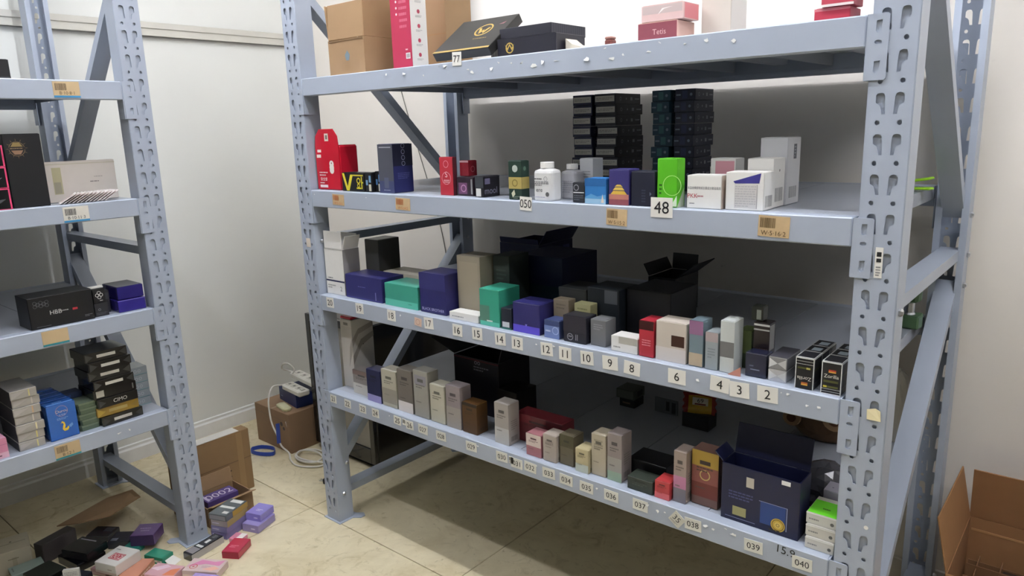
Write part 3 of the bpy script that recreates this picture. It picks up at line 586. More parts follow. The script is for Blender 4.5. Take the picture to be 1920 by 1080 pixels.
B('gift_box', 'charcoal box in the second row behind the tan box', 'box', .982, 1.078, .122, .1, Z, .12, card('2f3130'), {'F': [('r', .05, .6, .95, .95, '393b3a')]})
B('gift_box', 'blue-black box in the second row behind the mid grey box', 'box', 1.081, 1.184, .122, .1, Z, .131, card('20262c'), {'F': [('r', .55, .7, .95, .98, '55595e')]})
B('gift_box', 'large plain black box behind the white row above sticker 9', 'box', 1.19, 1.323, .15, .15, Z, .134, card('0a0a10'), {'F': [('r', .03, .03, .97, .97, '08080e')]})
o = open_carton('gift_box', 'black open box with lifted lid at the rear of third shelf', 'box', (1.16, .475, Z), .09, .15, .115, card('131418'), {'R': (.07, .9), 'L': (.04, .5), 'K': (.05, .1)})
B('cosmetic_box', 'low white box above sticker 9', 'box', 1.222, 1.30, .02, .05, Z, .040, WHT, {'F': [('r', .3, .55, 1, 1, 'b3b0a4'), ('l', .1, .2, .6, .4, 1, '9c9a94')]})
B('cosmetic_box', 'upright red box right of the low white box', 'box', 1.304, 1.346, .02, .06, Z, .092, card('a82a38'), {'F': [('r', 0, .75, 1, 1, '3a0a0e'), ('l', .2, .3, .8, .5, 3, 'd88a90')]})
B('cosmetic_box', 'cream and white box with a dark brown square above sticker 6', 'box', 1.351, 1.432, .02, .06, Z, .099, card('c9bfb2'), {'F': [('r', .52, .40, .95, .68, '3a1f14'), ('r', 0, 0, 1, .35, 'd4cdc8')]})
B('cosmetic_box', 'slim box, mauve above and slate blue below, right of the cream one', 'box', 1.439, 1.475, .02, .05, Z, .112, card('6f8088'), {'F': [('r', 0, .7, 1, 1, '8c6484'), ('r', 0, .02, 1, .3, 'b4a48c')]})
B('cosmetic_box', 'pale slate blue slim box above sticker 4', 'box', 1.480, 1.512, .02, .05, Z, .09, card('949c9e'), {'F': [('r', 0, .75, 1, 1, 'a89a98'), ('l', .2, .3, .8, .6, 4, '7a8286')]})
B('cosmetic_box', 'slim silver white box, tallest of the pale row', 'box', 1.516, 1.551, .02, .05, Z, .123, card('c3c8c4'), {'F': [('r', 0, .3, 1, .6, '6e6e6c')]})
B('cosmetic_box', 'olive green box just behind the silver white slim box', 'box', 1.534, 1.569, .076, .05, Z, .09, card('4c5a2c'), {'F': [('r', 0, 0, 1, .4, '26321a')]})
mb = MB(); mb.prism([(0, 0), (.03, 0), (.03, .022)], lambda u, v, w: (u, w, v), .003, card('c98a78')); tag(mb.build('paper_corner', None, (1.54, .012, Z+.0005)), 'small pink paper corner standing at the edge above sticker 3', 'paper')
B('perfume_box', 'tall dark brown box with a white rimmed top on third shelf', 'box', 1.574, 1.612, .07, .036, Z, .117, card('2b2226', True), {'F': [('r', 0, .93, 1, .97, 'd8d8d4'), ('r', 0, .84, 1, .87, 'bfbfbc'), ('l', .1, .3, .9, .5, 3, '5a463c')], 'R': [('r', 0, .45, .8, .95, '9a9a98')]})
B('perfume_box', 'small black box with a grey window on top of the dark brown box', 'box', 1.566, 1.594, .073, .03, Z+.1195, .032, card('23261f'), {'F': [('r', .45, .1, .85, .8, '7f857c')]})
B('perfume_box', 'low blue-black box in front of the tall dark brown box', 'box', 1.574, 1.623, .028, .04, Z, .055, card('23263a', True), {'F': [('r', .25, .3, .7, .34, '8a90a4'), ('r', .2, .45, .4, .5, '5a6078')]})
for k in range(2):
    B('silver_box', ['lower', 'upper'][k]+' film wrapped silver box of the pair above sticker 2', 'box', 1.627, 1.669, .027, .085, Z+k*.0285, .027, mat('9c9c9e' if k else 'c9c9cc', .25, .5, .15, 60), {'F': [('p', [(.05, .1), (.5, .5), (.05, .9)], 'c8c8c6'), ('p', [(.95, .1), (.5, .5), (.95, .9)], 'b4b4b2')], 'T': [('r', .02, .02, .98, .98, '3c3b42')]}, 'silver boxes above sticker 2')
rows = ['front', 'middle', 'rear']
for c, (a, b) in enumerate(((1.690, 1.730), (1.744, 1.786))):
    for k in range(3):
        e = [('r', 0, 0, .04, 1, 'e4e4e0'), ('r', .96, 0, 1, 1, 'e4e4e0'), ('r', 0, .965, 1, 1, 'e4e4e0')]
        if c: e += [('r', .35, .76, .72, .81, '2a1a1a'), ('r', .35, .71, .72, .76, 'b8402c'), ('r', .35, .67, .72, .71, 'd8a040'), ('t', 'Zorilla', .5, .56, .11, 'e4e0d4'), ('r', .12, .36, .85, .43, '4b4d24'), ('r', .12, .2, .85, .26, '5a5c2c'), ('r', .12, .2, .3, .26, 'c8b83c'), ('r', .04, .155, .96, .165, 'e4e4e0'), ('r', .04, .075, .96, .085, 'e4e4e0'), ('r', 0, 0, 1, .02, 'e4e4e0')]
        else: e += [('r', .35, .17, .7, .22, 'b8602c'), ('r', .35, .12, .7, .17, 'd8a040'), ('t', 'Zorilla', .5, .34, .11, 'e4e0d4', PI), ('r', .12, .64, .85, .70, '4b4d24'), ('r', .6, .64, .8, .7, 'b8b060'), ('r', .04, .79, .96, .80, 'e4e4e0'), ('r', .04, .88, .96, .89, 'e4e4e0')]
        o = B('supplement_box', f'{rows[k]} black white-edged box in the '+('right column, flag upright' if c else 'left column, flag upside down'), 'box', a, b, .015+k*.05, .048, Z, .07, card('15151a'), {'F': e, 'R': [('r', 0, .965, 1, 1, 'e4e4e0'), ('r', 0, 0, .03, 1, 'e4e4e0'), ('r', .1, .6, .9, .64, '4b4d24'), ('r', 0, .2, 1, .21, '88888a')], 'T': [('r', 0, 0, 1, .06, 'e4e4e0'), ('r', 0, 0, .05, 1, 'a8a8a6'), ('r', .95, 0, 1, 1, 'a8a8a6')]+([('r', .3, .2, .8, .7, '8f9ba2')] if k else [])}, 'black and white boxes by the right post', flap=False)
# green gadget at the right rear
o = link('massage_device', None, None, (1.775, .66, Z)); tag(o, 'green and chrome device at the right rear corner of third shelf', 'device')
GRN = mat('4c6a4a', .4)
mb = MB(); mb.prism([(-.03, -.03), (.03, -.03), (.034, 0), (.03, .03), (-.03, .03), (-.034, 0)], lambda u, v, w: (u, v, .001+w), .036, GRN); mb.build('base', o, bevel=.004)
mb = MB(); mb.lathe([(.016, .037), (.013, .042), (.013, .068), (.016, .072)], STEEL, 16); mb.build('neck', o, smooth=False)
mb = MB(); mb.prism([(-.026, -.024), (.022, -.024), (.03, 0), (.022, .024), (-.026, .024)], lambda u, v, w: (u, v, .073+w), .04, GRN); mb.build('head', o, bevel=.006)
B('carton', 'small dark upright carton half hidden behind the right front post', 'box', 1.69, 1.74, .50, .06, Z, .075, card('3a3b3c'), {'F': [('l', .2, .5, .8, .7, 2, '5a5a5a')]})

# ------------------------------------------------------------------ bottom shelf (z .545)
Z = .545
o = B('appliance_box', 'tall white box with grey swirl print above sticker 21', 'box', -.0, .066, .078, .1, Z, .262, card('d9d5ce'), {'F': [('r', .3, .92, .7, .96, '8a8680'), ('r', 0, 0, 1, .9, 'cfcac2'), ('p', [(.6, .3), (1, .55), (1, .75), (.75, .6)], 'a9a39b')], 'R': [('p', [(0, .6), (.3, .78), (1, .85), (1, .92), (.3, .86), (0, .72)], 'b3aca4'), ('p', [(0, .35), (.4, .6), (1, .7), (1, .78), (.4, .7), (0, .48)], 'a8a198'), ('o', .5, .62, .002, '444444')]})
B('flat_box', 'flat red box lying on the tall white swirl box', 'box', .002, .062, .08, .09, Z+.2645, .008, card('b02a3c'), {'F': [('r', 0, .3, 1, .5, 'd07a84')]})
def tint(c, k): return ''.join('%02x' % max(0, min(255, int(int(c[i:i+2], 16)*k+8))) for i in (0, 2, 4))
def s4(name, label, a, b, y, d, h, c, e):
    e = list(e)+[('l', .18, .62, .82, .72, 2, tint(c, .6)), ('r', .3, .76, .7, .83, tint(c, .5)), ('l', .15, .30, .6, .36, 1, tint(c, .7))]
    return B(name, label, 'box', a, b, y, d, Z, h, card(c), {'F': e, 'R': [('b', .2, .08, .8, .2, tint(c, .5)), ('l', .2, .35, .8, .6, 5, tint(c, .75))]})
s4('condom_box', 'navy box with a lavender foot above sticker 23', .195, .271, .03, .05, .118, '23264a', [('r', 0, 0, 1, .22, '9a93c4')])
s4('condom_box', 'grey-mauve box filling the gap above sticker 22', .09, .19, .05, .05, .09, '8f8883', [('r', 0, 0, 1, .45, 'c9c5bd'), ('r', 0, .8, 1, 1, '84706b')])
s4('condom_box', 'cream box with a taupe foot right of the navy lavender box', .277, .354, .03, .05, .134, 'b5b19f', [('r', 0, .1, 1, .5, '989284')])
s4('condom_box', 'brownish grey box with a pale foot above sticker 25', .361, .435, .03, .05, .151, '726b62', [('r', 0, 0, 1, .25, 'ddd5cf')])
s4('condom_box', 'light grey box right of the brownish grey one above sticker 26', .442, .512, .03, .05, .163, '9b988e', [('r', .1, .7, .9, .9, '8f8c92')])
s4('condom_box', 'pale cream box above sticker 027', .520, .587, .03, .05, .130, 'bdb9a6', [('l', .2, .6, .8, .8, 3, '9a967f')])
s4('condom_box', 'mauve grey box above sticker 028', .594, .659, .03, .05, .142, '8c8282', [('r', 0, 0, 1, .5, '9b948c')])
s4('condom_box', 'brown box with black top above sticker 029', .665, .728, .03, .05, .100, '4e3416', [('r', 0, .9, 1, 1, '22160a')])
o = open_carton('gift_box', 'black box with lifted grey-green lid flap behind the pale cream box', 'box', (.60, .25, Z), .2, .16, .19, card('14121c'), {'L': (.12, 1.25), 'K': (.1, .2), 'R': (.05, .3)})
mb = MB(); decal(mb, (-.1, -.08, 0), (.2, 0, 0), (0, 0, .19), (0, -1, 0), [('g', .5, .93, .004, .006, '9a98a4'), ('g', .57, .93, .004, .006, '9a98a4'), ('l', .45, .78, .8, .88, 2, '77757f'), ('r', 0, .965, 1, .985, '5a1424')]); mb.build('printed_front', o)
B('gift_box', 'black upright box right of the lifted lid box on bottom shelf', 'box', .72, .80, .14, .1, Z, .12, card('120c0c'), {'F': [('r', 0, 0, 1, .3, '221008')]})
s4('condom_box', 'off-white upright box above sticker 030', .801, .858, .03, .05, .131, 'a39c94', [('r', 0, 0, 1, .4, 'b9b8b4')])
s4('condom_box', 'dark red wide box behind stickers 031 to 033', .838, 1.016, .085, .06, .088, '5c1c22', [('r', 0, .7, .33, 1, '6a2228'), ('r', .66, .6, 1, 1, '400810')])
s4('condom_box', 'rosy box with pale pink upper half above sticker 032', .931, .987, .02, .05, .068, 'a06a70', [('r', 0, .45, 1, 1, 'd3c2b8')])
s4('condom_box', 'greige box above sticker 033', .993, 1.041, .02, .05, .081, 'aa9f93', [('l', .2, .5, .8, .8, 3, '8f857a')])
s4('condom_box', 'olive brown box above sticker 034', 1.045, 1.094, .03, .05, .090, '5f5744', [('r', 0, .6, 1, 1, '4a4630')])
s4('condom_box', 'straw coloured box with a mint foot above sticker 034', 1.106, 1.150, .02, .05, .069, 'bcb08a', [('r', 0, 0, 1, .35, 'b9c0b4')])
s4('condom_box', 'taller cream box above sticker 035', 1.153, 1.2, .03, .05, .121, 'b3a993', [('l', .2, .6, .8, .9, 3, '968d78')])
s4('condom_box', 'taller mauve box with a mint foot above sticker 036', 1.204, 1.25, .03, .05, .135, '8d827e', [('r', 0, 0, 1, .2, '93a892'), ('r', 0, .2, 1, .5, '9c9890')])
s4('condom_box', 'low jet black box behind sticker 037', 1.235, 1.350, .088, .08, .05, '0b0b0d', [('r', .02, .9, .98, .98, '222224')])
s4('condom_box', 'dark green grey box in front of the low jet black box', 1.272, 1.348, .02, .05, .035, '333a32', [('l', .2, .4, .8, .7, 2, '4a5248')])
s4('condom_box', 'small bright red box above sticker 037', 1.353, 1.396, .02, .05, .048, 'b33a3c', [('r', 0, 0, 1, .35, 'd4666a')])
s4('condom_box', 'tall greige box with a pink middle right of the small red box', 1.400, 1.436, .03, .05, .138, '9a8a80', [('r', 0, .28, 1, .52, 'bd7f9c'), ('r', 0, 0, 1, .28, '7a757c')])
s4('condom_box', 'golden yellow over dull red box above sticker 038', 1.440, 1.511, .05, .05, .146, '6f5248', [('r', 0, .72, 1, 1, 'b0903c'), ('r', 0, .42, 1, .72, '8a5048'), ('r', 0, .16, 1, .42, '6e3028'), ('g', .5, .57, .011, .014, 'c9b070')])
o = open_carton('gift_box', 'large navy box with gold seal and raised lid beside the right post', 'box', (1.620, .065, Z), .184, .07, .142, card('161a3a'), {'K': (.075, .25), 'L': (.03, .8)}, th=.003)
add_prints(o, .184, .07, .142, {'F': [('g', .97, .5, .0002, .0003, '4a4e78'), ('r', .52, .12, .84, .5, '24407c'), ('r', .50, .5, .86, .51, '8a90b4'), ('r', .85, .1, .86, .5, '8a90b4'), ('r', .06, .06, .46, .07, '8a90b4'), ('l', .1, .4, .42, .56, 3, '4a4e78'), ('o', .75, .17, .0165, 'c9a63c'), ('g', .75, .17, .0125, .0138, '4a3c1c'), ('o', .75, .17, .008, 'dcc060'), ('g', .75, .17, .003, .0042, '7a6428'), ('l', .64, .04, .86, .09, 1, '3a2e14'), ('r', .33, .68, .43, .86, 'b9b2a4'), ('r', .16, .12, .34, .28, '9c9868')], 'R': [('r', .06, .02, .1, .98, '3a3e66')]})
mb = MB(); mb.box(-.010, .010, -.0365, -.0355, .128, .138, WHITE); mb.build('barcode_sticker', o, (.06, 0, 0))
for k, (c, t, pos) in enumerate((('d3d0c6', None, 'bottom'), ('d0cdc2', None, 'middle'), ('d2d2c8', '6fdc2e', 'top'))):
    B('condom_box', f'{pos} white box of the three stacked above sticker 040'+(', lime green on top' if t else ''), 'box', 1.730-.002*k, 1.793, .02+.006*k, .085, Z+k*.0272, .0256, card(c), {'F': [('l', .1, .3, .5, .6, 1, '8a8a86'), ('o', .85, .4, .004, '6a6a66'), ('r', 0, .9, 1, 1, 'eeece4')], **({'T': [('r', .02, .02, .98, .8, t), ('l', .4, .3, .7, .45, 1, '3a6a20')]} if t else {})}, 'white boxes above sticker 040', flap=not t)
B('condom_box', 'lavender grey box behind the lime topped white box', 'box', 1.733, 1.786, .125, .05, Z, .095, card('a3a0ac'), {'T': [('o', .3, .4, .002, '55556a')]})
# grey plastic bag behind the navy box
def lump(name, label, cat, loc, sc, m, seed, amp=.25, sub=3, box=None):
    bm = bmesh.new(); bmesh.ops.create_icosphere(bm, subdivisions=sub, radius=1); rnd = random.Random(seed)
    ph = [(Vector((rnd.uniform(-1, 1), rnd.uniform(-1, 1), rnd.uniform(-1, 1)))*rnd.uniform(3, 9), rnd.uniform(0, 6)) for _ in range(7)]
    for v in bm.verts:
        n = sum(abs(math.sin(v.co.dot(k)+p)) for k, p in ph)/7-.6
        v.co = v.co*(1+amp*n)
        v.co = Vector((v.co.x*sc[0], v.co.y*sc[1], max(-.85, v.co.z)*sc[2]))
    z0 = min(v.co.z for v in bm.verts)
    for v in bm.verts: v.co.z -= z0
    me = bpy.data.meshes.new('mesh'); bm.to_mesh(me); bm.free(); me.materials.append(m)
    return tag(link(name, me, None, (loc[0], loc[1], loc[2]+.0008)), label, cat)
FILM = mat('c9c6bc', .1, 0, .1, 20, alpha=.45)
lump('plastic_bag', 'crumpled dark grey plastic bag between the navy seal box and the right post', 'bag', (1.70, .24, Z), (.07, .07, .055), mat('4a4a50', .22, 0, .2, 20), 5, .5)
# toy bag in clear film at the right rear
o = lump('toy_bag', 'brown patterned plush toy bag at the right rear of bottom shelf', 'bag', (1.585, .64, Z), (.115, .085, .115), mat('6b5036', .8, 0, .5, 22), 9, .2)
mb = MB(); 
for k, (x, z, r) in enumerate(((-.03, .15, .032), (.05, .12, .036), (-.07, .10, .026))):
    q = Matrix.Translation((x, -.094, z-.02)) @ Matrix.Rotation(PI/2, 4, 'X'); mb.lathe([(r, -.004), (r, 0), (r*.96, .006)], mat('a3835e', .7), 16, q); mb.lathe([(r*.5, .0), (r*.5, .009)], mat('5e3a22', .7), 16, q)
mb.build('ring_patch', o)
lump('clear_film', 'clear crinkled plastic film hanging at the rear right post of the bottom shelf', 'film', (1.742, .735, Z), (.038, .045, .12), FILM, 12, .6)
B('condom_box', 'small grey box on a dark stack near the rear of bottom shelf', 'box', .94, 1.01, .5, .07, Z+.03, .032, card('5a6058'), {'F': [('r', .05, .1, .95, .9, '6d736a')], 'R': [('r', .3, .2, .8, .8, '2c2e2a')]})
B('condom_box', 'dark box carrying the small grey box near the rear of bottom shelf', 'box', .95, 1.01, .505, .06, Z, .029, card('2a2c2a'), {'F': [('r', .2, .4, .7, .6, '7a6a5a')]})
o = B('paper_card', 'pale printed card standing at the rear of bottom shelf', 'card', 1.07, 1.155, .53, .006, Z, .05, card('6c7276'), {'F': [('r', .5, .2, .65, .85, '2c3034'), ('r', .75, .1, .92, .85, '33373c')]}, flap=False)
# snack packet
bm = bmesh.new(); n = 14
for j in range(n+1):
    for i in range(n+1):
        u, v = i/n*2-1, j/n*2-1; hgt = (max(0, (1-u**4))*max(0, (1-v**4)))**.5
        for s in (1, -1): pass
me_v = []; me_f = []
for s in (1, -1):
    b0 = len(me_v)
    for j in range(n+1):
        for i in range(n+1):
            u, v = i/n*2-1, j/n*2-1; hgt = (max(0, (1-u**4))*max(0, (1-v**4)))**.5
            me_v.append((u*.05*(1+.06*math.sin(9*v)*(abs(u) > .9)), v*.035, s*.014*hgt*(1+.15*math.sin(5*u+3*v))))
    for j in range(n):
        for i in range(n):
            a = b0+j*(n+1)+i; q = (a, a+1, a+n+2, a+n+1); me_f.append(q if s > 0 else q[::-1])
bm.free()
me = bpy.data.meshes.new('mesh'); me.from_pydata(me_v, [], me_f); me.materials.append(mat('c09a2e', .25, 0, .2, 30)); me.materials.append(mat('8e2a20', .25, 0, .2, 30))
for p in me.polygons:
    c = p.center; p.material_index = 1 if (abs(c.x) > .036 or c.y > .018) else 0; p.use_smooth = True
o = link('snack_packet', me, None, (1.245, .50, Z+.075)); o.rotation_euler = (.75, .1, .5); tag(o, 'yellow and red pillow packet marked 69 at the rear of bottom shelf', 'packet')
mb = MB(); mb.box(-.024, .024, -.014, .012, .0155, .0162, mat('d8d0b8', .5)); decal(mb, (-.024, -.014, .0162), (.048, 0, 0), (0, .026, 0), (0, 0, 1), [('t', '69', .5, .6, .55, '1a1512', PI), ('r', .15, .05, .85, .22, '7a2a1c')]); mb.build('printed_panel', o)
B('carton', 'dark carton carrying the yellow and red packet at the rear of bottom shelf', 'box', 1.20, 1.29, .47, .06, Z, .05, card('2b2b2c'), {'F': [('r', .1, .2, .9, .8, '333335')]})

# ------------------------------------------------------------------ left rack contents
Z = 1.665
BL('gift_box', 'black box at the picture edge on the uppermost shelf of the left rack', 'box', -.90, -.745, -.36, .1, Z, .055, BLK, {'F': [('r', 0, .0, 1, .12, '3a3a3c')]})
Z = 1.290
for k in range(3):
    BL('condom_box', ['bottom', 'middle', 'top'][k]+' black box with bright pink edges, stacked at the left picture edge', 'box', -.93, -.806, -.335, .06, Z+k*.0625, .0612, BLKG, {'F': [('r', 0, .94, 1, 1, 'd8426e'), ('r', .965, 0, 1, 1, 'd8426e'), ('r', 0, 0, 1, .03, 'd8426e'), ('p', [(.6, .1), (.9, .5), (.62, .45)], '3c3c40')]}, 'pink edged black boxes on the left rack', flap=False)
BL('gift_box', 'large black box with golden sunburst emblem on the left rack', 'box', -.80, -.699, -.35, .09, Z, .217, BLK, {'F': [('g', .34, .80, .020, .0215, '7a6448'), ('r', .12, .79, .56, .825, '241c1a'), ('p', [(.18, .83), (.5, .83), (.42, .885), (.26, .885)], '8d7848'), ('p', [(.18, .78), (.5, .78), (.42, .725), (.26, .725)], '8a6a52'), ('l', .16, .797, .52, .818, 1, '8d7858')]+[('p', [(.34+.225*math.cos(a), .805+.105*math.sin(a)), (.34+.225*math.cos(a+.07), .805+.105*math.sin(a+.07)), (.34+.30*math.cos(a+.035), .805+.14*math.sin(a+.035))], '7a6448') for a in [2*PI*q/12 for q in range(12)]]})
BL('flat_box', 'wide cream box standing upright behind the fanned white cards', 'box', -.685, -.465, -.43, .035, Z, .128, card('d6cec4'), {'F': [('r', .12, .2, .24, .86, 'b9b38e'), ('r', .13, .22, .22, .5, 'a09a84'), ('l', .62, .45, .86, .5, 1, '7a746c'), ('l', .68, .58, .85, .61, 1, '9a948c'), ('r', 0, .93, 1, .95, 'c4bca6')]})
for k in range(12):
    # each card leans on the one before it, like a fallen deck
    mb = MB(); mb.box(-.0008, .0008, -.03, .03, 0, .058, mat('e2dad6' if k % 2 else 'efe9e6', .5))
    o = mb.build('paper_card', None, (-.365-.001*(k % 3), -.672+.0112*k, Z+.0022), 0)
    o.rotation_euler = (Matrix.Rotation(PI/2+.035*(k-8), 4, 'Z') @ Matrix.Rotation(1.02, 4, 'Y')).to_euler()
    tag(o, ['leftmost', 'second', 'third', 'fourth', 'fifth', 'sixth', 'seventh', 'eighth', 'ninth', 'tenth', 'eleventh', 'rightmost'][k]+' white card of the slanting fan before the cream box', 'card', 'fanned white cards on the left rack')
    mb = MB(); mb.box(-.0011, -.0008, -.026, .026, .006, .050, ink('d6c6c2')); mb.build('printed_side', o)
Z = .915
o = BL('condom_box', 'long black box with molecule print and red tag on the left rack', 'box', -.813, -.628, -.34, .106, Z, .099, BLK, {'F': [('t', 'HBB', .40, .46, .13, 'c8c6c4'), ('l', .48, .43, .66, .50, 1, 'a8a6a4'), ('r', .66, .42, .74, .49, 'b8303c'), ('l', .84, .12, .98, .2, 2, '77757a'), ('r', .08, .06, .3, .075, '66666a')]+[('g', .1+.045*(k % 5), .72+.07*(k//5)+.04*(k % 2), .0045, .0052, '77777c') for k in range(10)], 'L': [('r', 0, 0, 1, 1, '1c1c20')]})
BL('condom_box', 'upper small black box with a white clover outline on the left rack', 'box', -.624, -.585, -.35, .05, Z+.0465, .045, BLK, {'F': [('g', .5+.16*math.cos(a), .55+.16*math.sin(a), .0045, .006, 'd8d6d2') for a in (0, PI/2, PI, 3*PI/2)]+[('r', .5, .12, .75, .17, 'b8b6b2')]})
BL('condom_box', 'lower small black box under the clover box on the left rack', 'box', -.624, -.580, -.352, .05, Z, .045, card('26262a'), {'F': [('g', .35, .5, .003, .004, '8a8a8c'), ('l', .1, .1, .9, .3, 2, '55555a')]})
BL('condom_box', 'narrow dark box tucked between the clover box and the violet pair', 'box', -.582, -.558, -.392, .08, Z, .075, card('222228'), {'F': [('r', .1, .6, .9, .9, '33333a')]})
VIO = mat('2f2580', .12, 0, .15, 30, 0, .6)
BL('condom_box', 'lower glossy violet box at the end of the left rack', 'box', -.553, -.462, -.345, .12, Z, .040, VIO, {'F': [('r', 0, .93, 1, 1, '6a60b0')]}, flap=True)
BL('condom_box', 'upper glossy violet box with a dark film top at the end of the left rack', 'box', -.548, -.463, -.35, .12, Z+.042, .042, mat('251d6a', .12, 0, .15, 30, 0, .6), {'T': [('r', .02, .02, .98, .98, '58585c')]})
mb = MB(); mb.box(-.02, .02, -.012, .012, 0, .004, PAPER); tag(mb.build('paper_slip', None, (-.375, -.604, Z+.0935), PI/2), 'small white paper slip lying on top of the clover box', 'paper')
Z = .545
for k in range(7):
    BL('silver_box', orders[k]+' silver box from below in the stack left of the blue boxes', 'box', -.900+.002*(k % 2), -.826+.003*(k % 3), -.345-.004*(k % 2), .15, Z+k*.0278, .0268, mat('aaa6a0', .28, .25, .12, 40), {'F': [('r', .68, .1, .73, .9, ['d8cf8a', 'd4c87a', 'e6dcae', 'd8d4c8', 'd0b088', 'c8c4bc', 'd8cf8a'][k]), ('p', [(.05, .1), (.6, .8), (.05, .8)], 'b6b2ac')], 'L': [('r', 0, 0, 1, 1, '3a3a3e')]}, 'silver boxes on the left rack', flap=False)
SNK = [(.40, .55), (.46, .58), (.50, .52), (.46, .42), (.44, .34), (.50, .26), (.62, .27), (.68, .36), (.64, .42), (.60, .36), (.52, .36), (.56, .46), (.54, .58), (.46, .64)]
for k in range(5):
    BL('condom_box', ['front', 'second', 'third', 'fourth', 'rearmost'][k]+' bright blue box in the row right of the silver stack', 'box', -.812, -.727, -.345-k*.042, .040, Z, .116, card('1f5fb4', True) if k == 0 else card('1a4a96', True), {'F': [('t', 'Ourou', .5, .80, .08, 'd9c8b8'), ('g', .5, .8, .017, .0178, 'c89a90'), ('t', '大号装', .5, .69, .055, 'a8c4e4'), ('l', .3, .55, .7, .62, 2, '7aa8dc'), ('p', [(a, b*.8) for a, b in SNK], 'e8c43c'), ('p', [(.66, .34), (.80, .40), (.82, .33), (.72, .27)], '6a9ad4')], 'T': [('r', .05, .1, .95, .4, '5a90d8'), ('l', .3, .5, .7, .7, 1, '9ac0ec')], 'L': [('r', .3, .1, .5, .8, '3a6cb0')]} if k == 0 else {'T': [('r', .05, .2, .95, .5, '2a5cae')]}, 'blue boxes on the left rack')
for k in range(5):
    j = [0, .004, -.003, .003, 0][k]
    mb = MB(); w, d, h = .062, .11, .0185
    mb.prism([(w/2*sx*(1-.0 if (q % 2) else .8), 0) for sx in () for q in ()] or [(-w/2+.006, -d/2), (w/2-.006, -d/2), (w/2, -d/2+.006), (w/2, d/2-.006), (w/2-.006, d/2), (-w/2+.006, d/2), (-w/2, d/2-.006), (-w/2, -d/2+.006)], lambda u, v, q: (u, v, q), h-.006, mat('5f6f5c', .35, .4))
    o = mb.build('metal_tin', None, (-.355-d/2, -.690+j, Z+.0006+k*(h+.0006)), PI/2)
    tag(o, orders[k]+' olive green tin from below between the blue and black boxes', 'tin', 'olive tins on the left rack')
    mb = MB(); mb.prism([(-w/2+.005, -d/2-.001), (w/2-.005, -d/2-.001), (w/2+.001, -d/2+.005), (w/2+.001, d/2-.005), (w/2-.005, d/2+.001), (-w/2+.005, d/2+.001), (-w/2-.001, d/2-.005), (-w/2-.001, -d/2+.005)], lambda u, v, q: (u, v, h-.006+q), .006, mat('778672', .35, .4)); mb.build('lid', o)
mb = MB()
BL('condom_box', 'dark navy box lying on the rear end of the olive tins', 'box', -.745, -.675, -.43, .05, Z+5*.0191+.0005, .02, card('16223f'), {'F': [('r', .1, .3, .5, .7, '24407a')]})
for k in range(8):
    c = '1c1b1a' if k != 1 else '9a7a2c'
    e = [('r', .28, .35, .72, .68, 'c4c0b4' if k != 1 else 'b09a5a'), ('p', [(.02, .05), (.2, .5), (.02, .9)], '3c3b38' if k != 1 else 'b8983c'), ('p', [(.98, .05), (.8, .5), (.98, .9)], '35342f' if k != 1 else '86691f')]
    if k == 2: e = [('t', 'CIMO', .55, .5, .4, 'c4c0b4'), ('p', [(.02, .05), (.2, .5), (.02, .9)], '3c3b38')]
    if k == 3: e = [('r', .06, .15, .24, .85, 'b8b4a6'), ('r', .9, .2, .93, .8, '77756e')]
    BL('condom_box', orders[k]+' '+('gold' if k == 1 else 'black')+' film wrapped box from below in the leaning left stack', 'box', -.662-.004*(k % 2)-.0022*k, -.530-.0022*k+.004*(k % 3 == 0), -.34-.006*(k % 2), .12, Z+k*.0322, .0312, mat(c, .18, 0, .15, 40, 0, .5), {'F': e}, 'film wrapped boxes in the leaning stack', rz=random.uniform(-.05, .05), flap=False)
for k in range(5):
    BL('condom_box', orders[k]+' pale grey translucent box from below by the left rack post', 'box', -.523+.002*(k % 2), -.452, -.44, .08, Z+k*.0285, .0275, mat('9aa1a4', .2, 0, .08, 20, 0, .3), {'F': [('r', 0, 0, 1, .06, '6fa0a4'), ('g', .4, .5, .004, .005, 'd0d6d8'), ('g', .6, .5, .004, .005, 'd0d6d8')]}, 'pale grey boxes by the left rack post', flap=False)
BL('condom_box', 'pink box at the left picture edge on the lowest shelf of the left rack', 'box', -1.02, -.929, -.335, .05, Z, .062, card('d58aa6'), {'F': [('r', 0, 0, 1, .3, 'e6b8c8'), ('l', .6, .08, .95, .22, 1, '7a4a58'), ('r', 0, .68, 1, .7, 'b06a86')], 'T': [('r', .02, .02, .98, .98, 'e3a4bc')]})
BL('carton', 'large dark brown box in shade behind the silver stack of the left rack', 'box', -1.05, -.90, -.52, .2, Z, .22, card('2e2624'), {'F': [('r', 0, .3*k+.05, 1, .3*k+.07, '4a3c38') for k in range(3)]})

# ------------------------------------------------------------------ floor: corner behind the numbered rack
# black appliance with grey front
o = link('mini_fridge', None, None, (-.4475, .635, 0)); tag(o, 'black cabinet appliance with a grey front panel standing left of the numbered rack', 'appliance')
BM = mat('0c0c0f', .22, 0, .05, 10, 0, .4)
mb = MB(); mb.box(-.2225, .2225, -.245, .245, .03, .67, BM); mb.build('cabinet', o, bevel=.006)
mb = MB()
for (a, b, c, d) in ((-.2225, -.1925, .03, .67), (.1925, .2225, .03, .67), (-.1925, .1925, .03, .10), (-.1925, .1925, .635, .67)): mb.box(a, b, -.265, -.246, c, d, BM)
mb.build('door_frame', o, bevel=.002)
mb = MB(); mb.box(-.1915, .1915, -.258, -.247, .101, .634, mat('8d8a82', .25, .3)); mb.build('door_panel', o)
mb = MB(); mb.box(-.17, .17, -.235, -.2, .0, .03, mat('17171a', .7)); mb.box(-.17, .17, .2, .235, 0, .03, mat('17171a', .7)); mb.build('plinth', o)
